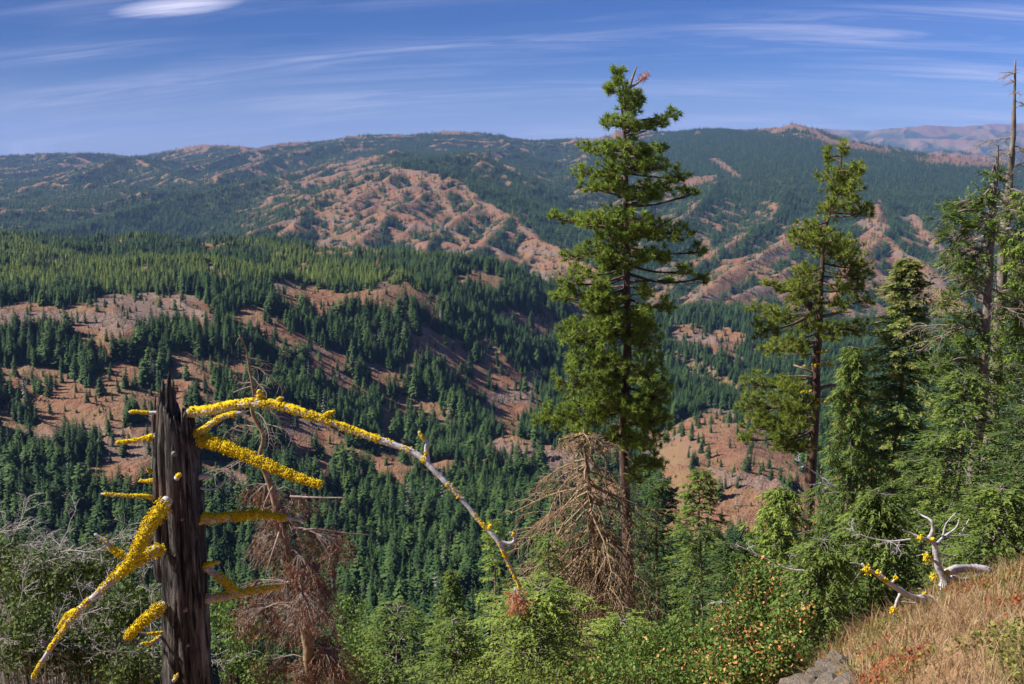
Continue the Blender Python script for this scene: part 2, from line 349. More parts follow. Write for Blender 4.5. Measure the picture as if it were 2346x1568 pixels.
Z = Z - sunk
Z = Z + farf * smooth_right * 75 * (ridged(XW / 1150, YW / 1150, 5) - .62)
tent = np.full(Z.shape, -1e9, np.float32)
def stamp_segments():
    for (a, b, k) in segs:
        reach = 330 if a[1] < 12000 else 900
        y0 = min(a[1], b[1]) - reach; y1 = max(a[1], b[1]) + reach
        i0 = np.searchsorted(ROWS, y0); i1 = np.searchsorted(ROWS, y1)
        if i1 <= i0: continue
        yy = max(y0, 50); x0 = min(a[0], b[0]) - reach; x1 = max(a[0], b[0]) + reach
        t0 = min(x0 / yy, x0 / y1); t1 = max(x1 / yy, x1 / y1)
        j0 = np.searchsorted(TC, t0); j1 = np.searchsorted(TC, t1)
        if j1 <= j0: continue
        sx = XW[i0:i1, j0:j1]; sy = YW[i0:i1, j0:j1]
        dx, dy = b[0] - a[0], b[1] - a[1]; L2 = dx * dx + dy * dy + 1e-6
        u = np.clip(((sx - a[0]) * dx + (sy - a[1]) * dy) / L2, 0, 1)
        dist = np.hypot(sx - a[0] - u * dx, sy - a[1] - u * dy)
        z = a[2] + (b[2] - a[2]) * u - k * (np.sqrt(dist * dist + 64) - 8)
        z = np.where(dist > reach, -1e9, z)
        t = tent[i0:i1, j0:j1]; np.maximum(t, z, out=t)
stamp_segments()
# soft maximum of base land and ridges
m_ = 5.0; dlt = np.clip(tent - Z, -60, 4000)
Z = np.where(tent > -1e8, Z + 0.5 * (dlt + np.sqrt(dlt * dlt + m_ * m_)), Z)
# gullies and terraces of the near canyon wall
slopem = np.clip((YG - 330) / 200, 0, 1) * np.clip((2150 - YG) / 200, 0, 1)
below = np.clip((-150 - Z) / 30, 0, 1)
sx_ = XG * .80 + YG * .6; sy_ = -XG * .6 + YG * .80
Z = Z + slopem * below * (17 * (ridged((sx_ + 25 * fbm(XG / 80, YG / 80, 2)) / 150, sy_ / 420, 4) - .55))
Z = Z + slopem * (1 - below) * 7 * fbm(XG / 230, YG / 230, 3)
Z = Z + 2.2 * np.clip(YG / 900, .1, 2.5) * fbm(XG / 34, YG / 34, 3) * np.clip((YG - 300) / 100, 0.1, 1)
terr = np.clip((YG - 2300) / 300, 0, 1) * (YG < 5200)
Z = Z + terr * 3.2 * np.sin(Z / 5.2 + 2 * fbm(XG / 400, YG / 400, 2)) * np.clip(.6 + fbm(XG / 200, YG / 200, 2), 0, 1)

# ---- forest density (picture-shaped clearings carried onto the land at their own distance)
PX, PY = proj(XG, YG, Z)
JX = PX + 34 * fbm(XG / 38, YG / 38, 3) ; JY = PY + 16 * fbm(XG / 40 + 7, YG / 40 + 3, 3)
def inpoly(poly, X_, Y_):
    ins = np.zeros(X_.shape, bool); n = len(poly)
    for i in range(n):
        x1, y1 = poly[i]; x2, y2 = poly[(i + 1) % n]
        if y1 == y2: continue
        c = ((y1 > Y_) != (y2 > Y_)) & (X_ < (x2 - x1) * (Y_ - y1) / (y2 - y1) + x1); ins ^= c
    return ins
dens = np.ones(Z.shape, np.float32)
mid = YG < 2300; far = ~mid
MIDOPEN = [
 (.03, [(-400, 700), (100, 703), (180, 690), (240, 678), (330, 690), (400, 672), (470, 690), (515, 720), (480, 745), (400, 728), (340, 735), (300, 770), (230, 765), (120, 745), (60, 755), (-400, 765)]),
 (.06, [(-400, 830), (0, 838), (130, 855), (230, 880), (337, 905), (420, 880), (500, 895), (480, 925), (600, 965), (590, 1010), (500, 1000), (380, 1010), (350, 1100), (300, 1075), (273, 1038), (210, 1006), (173, 964), (105, 943), (63, 917), (0, 880), (-400, 870)]),
 (.05, [(430, 1035), (500, 1060), (560, 1105), (600, 1140), (540, 1150), (470, 1125), (420, 1080)]),
 (.04, [(660, 1015), (752, 1055), (762, 1100), (736, 1112), (700, 1070)]),
 (.04, [(484, 815), (560, 822), (622, 848), (615, 876), (568, 892), (500, 868)]),
 (.05, [(610, 650), (690, 648), (800, 678), (815, 700), (760, 725), (715, 705), (680, 715), (640, 705)]),
 (.05, [(675, 775), (740, 795), (860, 828), (905, 852), (880, 885), (830, 902), (760, 905), (715, 870), (690, 830)]),
 (.04, [(865, 650), (945, 655), (960, 690), (935, 700), (960, 735), (1010, 770), (1090, 800), (1110, 845), (1180, 875), (1250, 915), (1240, 945), (1190, 935), (1205, 1010), (1170, 1015), (1120, 950), (1090, 910), (1010, 860), (940, 800), (905, 740), (885, 690)]),
 (.01, [(1035, 640), (1100, 625), (1165, 628), (1168, 655), (1100, 652), (1050, 657)]),
 (.05, [(1120, 725), (1190, 712), (1270, 738), (1282, 775), (1230, 785), (1165, 762)]),
 (.10, [(1080, 755), (1130, 770), (1170, 810), (1250, 860), (1330, 910), (1300, 925), (1200, 860), (1110, 810)]),
 (.12, [(860, 900), (1000, 925), (1060, 990), (1000, 1000), (900, 950)]),
 (.25, [(1300, 790), (1500, 735), (1620, 740), (1720, 765), (1850, 790), (1900, 900), (1700, 880), (1560, 850), (1400, 850)]),
 (.03, [(1530, 738), (1620, 758), (1700, 768), (1690, 805), (1600, 790), (1540, 770)]),
 (.05, [(1250, 1030), (1330, 1010), (1400, 1050), (1330, 1100), (1240, 1080)]),
 (.035, [(1480, 1010), (1560, 965), (1640, 930), (1700, 945), (1745, 985), (1860, 1080), (1900, 1250), (1500, 1260), (1520, 1100), (1460, 1060)]),
]
for dv, poly in MIDOPEN:
    mk = (inpoly(poly, JX, JY) | inpoly(poly, JX, JY - 16)) & mid & (YG > 350); dens[mk] = np.where(fbm(XG / 26 + 60, YG / 26, 3)[mk] > (.40 if dv > .036 else .7), .7, dv * 1.35)
# scattered breaks inside the mid slope woods
br = fbm(XG / 55 + 3, YG / 55, 3)
dens = np.where(mid & (dens > .9) & (Z < -158) & (YG > 620) & (PX < 1500), np.where(br > .17, .08, .85), dens)
dens = np.where(mid & (Z > -162) & (br > .33) & (YG > 1050), .2, dens)
# far land: cover follows aspect, hollows and chance
gy, gx = np.gradient(Z); dyy = np.gradient(ROWS)[:, None]; dxx = (TC[1] - TC[0]) * DG
nx = gx / dxx; ny = (gy / dyy) - nx * TG
def blur(A, n):
    k = np.ones(n) / n
    A = np.apply_along_axis(lambda c: np.convolve(np.pad(c, n // 2, mode='edge'), k, mode='valid'), 0, A)
    return np.apply_along_axis(lambda c: np.convolve(np.pad(c, n // 2, mode='edge'), k, mode='valid'), 1, A)
hollow = np.clip((blur(Z, 9) - Z) / 7.0, -1.5, 1.5) 
score = 0.26 + 1.0 * hollow * .85 - 1.15 * nx + 0.35 * (ny < 0) * -1 + 1.0 * fbm(XG / 300, YG / 300, 4) + .95 * fbm(XG / 55, YG / 80, 3)
bias = np.zeros(Z.shape, np.float32)
FAR = [
 (-1.3, [(1605, 650), (1700, 600), (1830, 543), (1855, 562), (1765, 620), (1640, 690)]),
 (-1.1, [(1640, 700), (1760, 640), (1835, 608), (1835, 640), (1720, 725)]),
 (-.6, [(1960, 560), (2022, 525), (2090, 590), (2180, 680), (1930, 680)]),
 (-.8, [(1560, 500), (1640, 470), (1660, 490), (1580, 530)]),
 (-.85, [(600, 600), (640, 540), (700, 470), (800, 410), (905, 382), (1040, 405), (1110, 455), (1190, 495), (1300, 575), (1400, 640), (1150, 640), (800, 640)]),
 (+1.5, [(860, 355), (950, 345), (1080, 355), (1120, 392), (1085, 412), (1020, 403), (960, 388), (900, 380)]),
 (+1.3, [(60, 550), (300, 470), (420, 440), (560, 402), (650, 402), (640, 440), (560, 480), (450, 500), (380, 530), (330, 560)]),
 (+1.35, [(1500, 290), (1730, 300), (1860, 325), (2000, 352), (2150, 378), (2500, 420), (2500, 540), (2200, 545), (2100, 485), (2030, 450), (1990, 470), (1930, 500), (1850, 480), (1780, 450), (1700, 470), (1640, 455), (1500, 400)]),
 (+.9, [(1120, 380), (1250, 330), (1500, 330), (1500, 420), (1340, 420), (1290, 460), (1330, 540), (1480, 650), (1400, 650), (1290, 560), (1190, 480), (1120, 420)]),
 (+.85, [(600, 345), (900, 315), (1060, 305), (1330, 315), (1330, 370), (1150, 365), (1000, 345), (850, 355), (700, 372), (600, 380)]),
 (-.35, [(1600, 560), (1850, 540), (1850, 760), (1600, 760)]),
 (-.6, [(1960, 545), (2022, 530), (2100, 590), (2240, 700), (2200, 760), (1900, 760), (1900, 640)]),
 (-.5, [(2080, 500), (2200, 520), (2300, 600), (2400, 700), (2250, 700), (2130, 580)]),
 (+.85, [(0, 350), (560, 350), (560, 560), (0, 560)]),
 (-.9, [(1580, 405), (1640, 402), (1645, 412), (1600, 440), (1560, 440)]),
]
for b_, poly in FAR:
    bias[inpoly(poly, JX, JY) & far] += b_
dfar = np.clip(.5 + (score + bias) * 1.3, .06, 1)
# bare strips and balds that the wooded slopes carry
BALD = [[(1620, 366), (1640, 362), (1665, 378), (1690, 398), (1692, 412), (1670, 400), (1645, 382)], [(1560, 408), (1640, 402), (1638, 418), (1560, 428)], [(1852, 296), (1872, 300), (1900, 318), (1960, 330), (2040, 345), (2050, 355), (1960, 345), (1890, 330)],
        [(1590, 302), (1606, 302), (1604, 312), (1588, 310)], [(2120, 350), (2280, 355), (2330, 380), (2200, 385), (2130, 370)], [(1120, 352), (1135, 350), (1150, 362), (1125, 362)], [(900, 310), (960, 306), (960, 314), (900, 316)], [(1010, 303), (1090, 300), (1080, 308), (1010, 310)],
        [(790, 342), (860, 338), (860, 346), (790, 348)], [(2000, 470), (2025, 460), (2040, 530), (2000, 535)], [(1850, 284), (1822, 284), (1835, 296), (1860, 300)]]
for poly in BALD: dfar[inpoly(poly, PX + .3 * (JX - PX), PY + .3 * (JY - PY)) & far] = .06
dens = np.where(far, dfar, dens).astype(np.float32)
bigh = np.clip((blur(Z, 25) - Z) / 45, -1.5, 1.5)
dens = np.where(YG > 12000, np.clip(1.22 + .45 * bigh - .8 * nx + 1.1 * fbm(XG / 600, YG / 1500, 3), .05, 1), dens).astype(np.float32)
dens[YG < 300] = .8
# ---- what the eye point can reach: running maximum of the elevation angle
tanE = Z / DG; cmx = np.maximum.accumulate(tanE, axis=0)
prevmx = np.vstack([np.full((1, Z.shape[1]), -9), cmx[:-1]])

NR, NC = Z.shape
def band(name, r0, r1, mat, keep=None):
    sl = slice(r0, r1 + 1); n = r1 + 1 - r0
    V = np.stack([XG[sl], YG[sl], Z[sl]], -1).reshape(-1, 3)
    idx = np.arange(n * NC).reshape(n, NC)
    F = np.stack([idx[:-1, :-1], idx[:-1, 1:], idx[1:, 1:], idx[1:, :-1]], -1).reshape(-1, 4)
    me = mesh_np(name, V, F, mats=(mat,), smooth=True, attrs={'forest': dens[sl].ravel()})
    o = link(name, me); tag(o, kind='structure'); return o

def earth_material():
    M = Mat('red_earth', .95, .1)
    p = M.pos()
    f = M.attr('forest')
    n1 = M.noise(.02, 5, p); n2 = M.noise(.11, 4, p); n3 = M.noise(.6, 3, p); n4 = M.noise(.004, 3, p)
    red = M.mix(M.ramp(n2, .3, .7), (.165, .075, .045), (.265, .138, .087))
    red = M.mix(M.ramp(n1, .42, .66), red, (.21, .135, .075))
    grey = M.mix(M.ramp(n3, .35, .65), (.13, .085, .07), (.24, .165, .135))
    # flat-lying basalt beds: dark ledges at certain levels
    sep = M.n('ShaderNodeSeparateXYZ'); M.L.new(p, sep.inputs[0])
    zz = M.math('ADD', sep.outputs[2], M.math('MULTIPLY', n1, 16))
    w = M.math('SINE', M.math('MULTIPLY', zz, .19)); w2 = M.math('SINE', M.math('MULTIPLY', zz, .073))
    led = M.ramp(M.math('ADD', M.math('MULTIPLY', w, w2), M.math('MULTIPLY', n2, .9)), .62, 1.15)
    c = M.mix(led, red, grey)
    grass = M.mix(M.ramp(n3, .3, .7), (.17, .16, .05), (.28, .22, .09))
    gm = M.math('MULTIPLY', M.ramp(n2, .44, .66), M.ramp(f, .05, .5))
    c = M.mix(gm, c, grass)
    c = M.mix(M.math('MULTIPLY', M.ramp(n2, .6, .75), .6), c, (.09, .11, .035))
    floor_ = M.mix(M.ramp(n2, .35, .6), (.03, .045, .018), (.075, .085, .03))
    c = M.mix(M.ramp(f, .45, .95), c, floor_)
    M.color(c); M.bump(M.math('ADD', n2, M.math('MULTIPLY', n3, .35)), 1.0, 5.0)
    return M.m
earth = earth_material()
r1 = int(np.searchsorted(ROWS, 2300)); r2 = int(np.searchsorted(ROWS, 10600))
def near_ground():
    xs = np.concatenate([np.arange(-34, -8, 1.0), np.arange(-8, 8, .16), np.arange(8, 34.1, 1.0)]); ys = np.concatenate([np.arange(-8, 1, .5), np.arange(1, 14, .13), np.arange(14, 36.5, .75)])
    gx, gy = np.meshgrid(xs, ys); z = near_h(gx, gy) - .15 * np.clip((gy - 33) / 3, 0, 1)
    V = np.stack([gx, gy, z], -1).reshape(-1, 3); n, m = gx.shape; idx = np.arange(n * m).reshape(n, m)
    F = np.stack([idx[:-1, :-1], idx[:-1, 1:], idx[1:, 1:], idx[1:, :-1]], -1).reshape(-1, 4)
    M = Mat('rim_soil', .95, .1); a = M.noise(3.0, 5); b = M.noise(14, 3); c = M.mix(M.ramp(a, .35, .65), (.20, .105, .06), (.34, .22, .12))
    c = M.mix(M.ramp(b, .5, .7), c, (.10, .07, .04)); M.color(c); M.bump(b, .6, .05)
    tag(link('ground', mesh_np('ground', V, F, mats=(M.m,), smooth=True)), kind='structure')
near_ground()
band('hillside', 0, r1, earth); band('hills', r1, r2, earth); band('mountains', r2, NR - 1, earth)

def ground_z(x, y):
    """height of the canyon land at world x, y (arrays)"""
    a = (x / y - TC[0]) / (TC[1] - TC[0]); b = np.interp(y, ROWS, np.arange(NR))
    i = np.clip(np.floor(b).astype(int), 0, NR - 2); j = np.clip(np.floor(a).astype(int), 0, NC - 2)
    fa = a - j; fb = b - i
    return (Z[i, j] * (1 - fa) + Z[i, j + 1] * fa) * (1 - fb) + (Z[i + 1, j] * (1 - fa) + Z[i + 1, j + 1] * fa) * fb
def samp(A, x, y):
    a = np.rint((x / y - TC[0]) / (TC[1] - TC[0])).astype(int); b = np.rint(np.interp(y, ROWS, np.arange(NR))).astype(int)
    return A[np.clip(b, 0, NR - 1), np.clip(a, 0, NC - 1)]

# ------------------------------------------------------------------ conifers on the slopes
def needle_mat(name, dark, light, hue_var=.5):
    M = Mat(name, .8, .15)
    r = M.rnd(); n = M.noise(.9, 2)
    c = M.mix(M.math('ADD', M.math('MULTIPLY', r, .7), M.math('MULTIPLY', n, .3)), dark, light)
    M.color(c); return M.m
bark_far = Mat('far_bark', .9, .1); bark_far.color((.10, .065, .045)); bark_far = bark_far.m
m_dark = needle_mat('dark_needles', (.016, .040, .012), (.045, .088, .024))
m_mid = needle_mat('green_needles', (.028, .060, .014), (.075, .125, .030))
m_young = needle_mat('young_needles', (.065, .105, .016), (.165, .205, .034))
m_grey = needle_mat('bare_grey_tree', (.16, .14, .125), (.26, .23, .20))
m_rust = needle_mat('rusty_needles', (.22, .07, .03), (.30, .11, .05))

def conifer_np(seed, nb, width, droop=.30, trunk=True, skirt=.05, shape=.75, wide=.62):
    """unit-height conifer: drooping kite-shaped boughs set in a spiral round a thin trunk"""
    r = random.Random(seed); V = []; F = []; mi = []
    n = 5; b = len(V)
    for z, rad in ((-.06, .014), (.5, .009), (1.0, .001)):
        for i in range(n): a = i / n * 6.283; V.append((rad * math.cos(a), rad * math.sin(a), z))
    if trunk:
        for l in range(2):
            for i in range(n):
                p0 = b + l * n + i; p1 = b + l * n + (i + 1) % n
                F += [(p0, p1, p1 + n), (p0, p1 + n, p0 + n)]; mi += [1, 1]
    a = r.uniform(0, 6)
    for i in range(nb):
        f = ((i + r.random()) / nb) ** 1.18; z = skirt + (1 - skirt) * f; a += 2.4 + r.uniform(-.4, .4)
        L = width * ((1 - f) ** shape) * min(1, .55 + f * 3.2) * r.uniform(.62, 1.2) + .012
        dr = droop * L * r.uniform(.4, 1.5) - .35 * L * f * f; w = L * wide * r.uniform(.7, 1.2) + .006; ca, sa = math.cos(a), math.sin(a); b = len(V)
        V.append((0, 0, z + .02)); zl = z - dr * .55 + L * .06
        V.append((ca * L * .6 - sa * w * .5, sa * L * .6 + ca * w * .5, zl - w * .28)); V.append((ca * L, sa * L, z - dr)); V.append((ca * L * .6 + sa * w * .5, sa * L * .6 - ca * w * .5, zl - w * .28)); V.append((ca * L * .62, sa * L * .62, zl + w * .10))
        F += [(b, b + 4, b + 1), (b + 1, b + 4, b + 2), (b + 4, b + 3, b + 2), (b, b + 3, b + 4)]; mi += [0] * 4
    return np.array(V), np.array(F), np.array(mi)
KIN = [(m_dark, 1, 105, .19, .8), (m_dark, 2, 90, .24, .62), (m_mid, 3, 95, .23, .7), (m_mid, 4, 85, .29, .5), (m_young, 5, 60, .25, .8), (m_dark, 6, 100, .155, .6), (m_grey, 7, 34, .13, .7)]
near_protos = []; near_parts = []
for mt, sd_, nb_, w, shp in KIN:
    V, F, mi = conifer_np(sd_, nb_, w, shape=shp)
    near_protos.append(bpy.data.objects.new('conifer_shape', mesh_np('conifer', V, F, mi, (mt, bark_far))))
    fc = F[mi == 0]; ft = F[mi == 1]
    near_parts.append((mesh_np('crown', V, fc, None, (mt,)), mesh_np('trunk', V[:15], ft, None, (bark_far,))))
m_far = needle_mat('far_dark_needles', (.012, .032, .012), (.036, .070, .022))
far_protos = []
for mt, sd_, w in ((m_far, 21, .20), (m_dark, 22, .22), (m_mid, 23, .26), (m_young, 24, .24)):
    V, F, mi = conifer_np(sd_, 20, w * 1.15, trunk=False, wide=.9)
    far_protos.append(bpy.data.objects.new('far_conifer_shape', mesh_np('far_conifer', V, F, mi, (mt, bark_far))))

def scatter(n, y0, y1, tmin=-.60, tmax=.60, power=1.0):
    """n random points, even over the ground between two distances"""
    y = np.sqrt(rng.random(n) * (y1 ** 2 - y0 ** 2) + y0 ** 2); t = rng.uniform(tmin, tmax, n)
    return t * y, y
def visible(x, y, h, slack):
    z = ground_z(x, y); pm = samp(prevmx, x, y)
    return ((z + h) / y) > pm - slack / y
trees_pts = []          # x, y, z, height, width factor, proto index, zone
def sow(n, y0, y1, hfun, pick, slack=6, tm=(-.60, .60), mindens=0.0, fn=None):
    x, y = scatter(n, y0, y1, *tm)
    d = samp(dens, x, y)
    if fn is not None: d = fn(x, y, d)
    k = rng.random(n) < d; x, y, d = x[k], y[k], d[k]
    h = hfun(x, y, d); k = visible(x, y, h, slack); x, y, d, h = x[k], y[k], d[k], h[k]
    z = ground_z(x, y)
    return x, y, z, h, rng.uniform(.8, 1.45, len(x)), pick(x, y, d)
def h_mid(x, y, d):
    base = np.where(samp(Z, x, y) > -165, 16, 16.5)
    return base * np.clip(rng.normal(1, .34, len(x)) * (1 + .35 * fbm(x / 60, y / 60, 2)), .28, 1.8) * np.where(d < .3, .62, 1)
def p_mid(x, y, d):
    z = samp(Z, x, y); nz = fbm(x / 160, y / 160, 2)
    plate = (y > 1130) & (z > -190)
    r = rng.random(len(x)); young = plate & (r < np.clip(.95 + nz - np.clip((x / y + .12) / .12, 0, 1) * .85 - np.clip((1250 - y) / 150, 0, 1) * .7 , 0, .97))
    o = rng.choice([0, 1, 5, 2, 3], len(x), p=[.28, .26, .2, .16, .10])
    return np.where(young, np.where(r < .8, 4, 3), np.where(rng.random(len(x)) < .018, 6, o))
def h_young_mod(x, y, d):
    h = h_mid(x, y, d); plate = (y > 1130) & (samp(Z, x, y) > -190) & (x / y < -.08)
    return np.where(plate, h * .62, h)
S_mid = sow(150000, 380, 2150, h_young_mod, p_mid, 10)
x, y = None, None
S_bush = sow(26000, 380, 2150, lambda x, y, d: rng.uniform(1.2, 4.5, len(x)), lambda x, y, d: rng.choice([2, 3, 4], len(x)), 4, fn=lambda x, y, d: np.where(d < .3, .55, .12))
S_far1 = sow(240000, 2350, 4700, lambda x, y, d: 23 * np.clip(rng.normal(1, .30, len(x)), .4, 1.6) * np.where(d < .35, .8, 1), lambda x, y, d: rng.choice([0, 1, 2, 3], len(x), p=[.55, .27, .15, .03]), 10)
S_far2 = sow(460000, 4700, 12800, lambda x, y, d: 22 * np.clip(rng.normal(1, .28, len(x)), .4, 1.6), lambda x, y, d: rng.choice([0, 1, 2], len(x), p=[.6, .28, .12]), 10)
print('trees', len(S_mid[0]), len(S_bush[0]), len(S_far1[0]), len(S_far2[0]), 'segs', len(segs))

def instancer(name, S, protos, label, cat):
    x, y, z, h, w, idx = S
    me = bpy.data.meshes.new(name); me.vertices.add(len(x))
    me.vertices.foreach_set('co', np.stack([x, y, z - .2], -1).astype(np.float32).ravel())
    a = me.attributes.new('size', 'FLOAT_VECTOR', 'POINT'); a.data.foreach_set('vector', np.stack([h * w, h * w, h], -1).astype(np.float32).ravel())
    a = me.attributes.new('turn', 'FLOAT_VECTOR', 'POINT'); a.data.foreach_set('vector', np.stack([rng.normal(0, .03, len(x)), rng.normal(0, .03, len(x)), rng.random(len(x)) * 6.28], -1).astype(np.float32).ravel())
    a = me.attributes.new('which', 'INT', 'POINT'); a.data.foreach_set('value', idx.astype(np.int32))
    o = link(name, me); tag(o, label, cat, kind='stuff')
    ng = bpy.data.node_groups.new(name, 'GeometryNodeTree')
    ng.interface.new_socket('Geometry', in_out='INPUT', socket_type='NodeSocketGeometry'); ng.interface.new_socket('Geometry', in_out='OUTPUT', socket_type='NodeSocketGeometry')
    N = ng.nodes; L = ng.links; gi = N.new('NodeGroupInput'); go = N.new('NodeGroupOutput')
    ip = N.new('GeometryNodeInstanceOnPoints'); ip.inputs['Pick Instance'].default_value = True
    g2i = N.new('GeometryNodeGeometryToInstance')
    for p_ in reversed(protos):
        oi = N.new('GeometryNodeObjectInfo'); oi.inputs['Object'].default_value = p_; L.new(oi.outputs['Geometry'], g2i.inputs[0])
    def na(n_, t):
        q = N.new('GeometryNodeInputNamedAttribute'); q.data_type = t; q.inputs[0].default_value = n_; return q.outputs[0]
    L.new(gi.outputs[0], ip.inputs['Points']); L.new(g2i.outputs[0], ip.inputs['Instance'])
    L.new(na('which', 'INT'), ip.inputs['Instance Index']); L.new(na('size', 'FLOAT_VECTOR'), ip.inputs['Scale']); L.new(na('turn', 'FLOAT_VECTOR'), ip.inputs['Rotation'])
    L.new(ip.outputs[0], go.inputs[0])
    md = o.modifiers.new('scatter', 'NODES'); md.node_group = ng
    return o
# the 300 mid-slope conifers that show largest become objects of their own
x, y, z, h, w, idx = S_mid
px, py = proj(x, y, z); inview = (px > -10) & (px < 2356) & (py < 1560) & (py > 500)
size = np.where(inview, h / y, 0) * np.where((px > 1230) & (py > 950), .0, 1)
order = np.argsort(-size); pickd = order[:300]; rest = order[300:]
ZONES = [('dark green conifer packed in the ravine wood between the snag and the tall pine', 'conifers in the ravine wood'),
         ('dark green conifer on the slope left of the broken grey snag', 'conifers on the slope left of the snag'),
         ('dark green conifer glimpsed through the gaps between the foreground firs on the right', 'conifers seen between the foreground firs')]
for i in pickd:
    e = empty('conifer', (x[i], y[i], z[i] - .2)); e.scale = (h[i] * w[i], h[i] * w[i], h[i]); e.rotation_euler = (0, 0, rng.random() * 6.28)
    zn = 1 if px[i] < 440 else (0 if px[i] < 1440 else 2)
    tag(e, ZONES[zn][0], 'tree', ZONES[zn][1])
    c, t = near_parts[int(idx[i])]; link('crown', c, e); link('trunk', t, e)
instancer('forest', tuple(a[rest] for a in S_mid), near_protos, 'dense conifer forest over the plateau and the ravine slopes', 'forest')
instancer('shrubs', S_bush, near_protos, 'low green shrubs dotted over the open red slopes', 'shrubs')
instancer('canyon_woods', S_far1, far_protos, 'dark conifer stands in the gullies of the red canyon spurs', 'woods')
instancer('mountain_woods', S_far2, far_protos, 'far-off dark conifer woods covering the high ridges', 'woods')
# one rust-red dead conifer stands out on the plateau
p = at(866, 628, 1395); gz = float(ground_z(np.array([p[0]]), np.array([p[1]]))[0])
dead = empty('dead_conifer', (p[0], p[1], gz)); dead.scale = (34, 34, 31)
tag(dead, 'rust red dead conifer standing alone among green trees at the plateau rim', 'tree')
V, F, mi = conifer_np(31, 80, .18)
link('crown', mesh_np('crown', V, F[mi == 0], None, (m_rust,)), dead); link('trunk', mesh_np('trunk', V[:15], F[mi == 1], None, (bark_far,)), dead)
# ------------------------------------------------------------------ air
def haze():
    x0, x1, y0, y1, z0, z1 = -19000, 19000, -30, 27000, float(Z.min()) - 40, max(float(Z.max()), 20) + 60
    V = [(x, y, z) for z in (z0, z1) for y in (y0, y1) for x in (x0, x1)]
    F = [(0, 2, 3, 1), (4, 5, 7, 6), (0, 1, 5, 4), (2, 6, 7, 3), (0, 4, 6, 2), (1, 3, 7, 5)]
    me = bpy.data.meshes.new('haze'); me.from_pydata(V, [], F); me.update()
    m = bpy.data.materials.new('air'); m.use_nodes = True; N = m.node_tree.nodes; N.remove(N['Principled BSDF'])
    v = N.new('ShaderNodeVolumePrincipled'); v.inputs['Color'].default_value = (.28, .46, .95, 1)
    v.inputs['Density'].default_value = HAZE; v.inputs['Anisotropy'].default_value = .0
    m.node_tree.links.new(v.outputs[0], N['Material Output'].inputs['Volume'])
    me.materials.append(m); o = link('haze', me); tag(o, 'pale blue air haze over the canyon', 'haze', kind='stuff')
HAZE = .000030
haze()

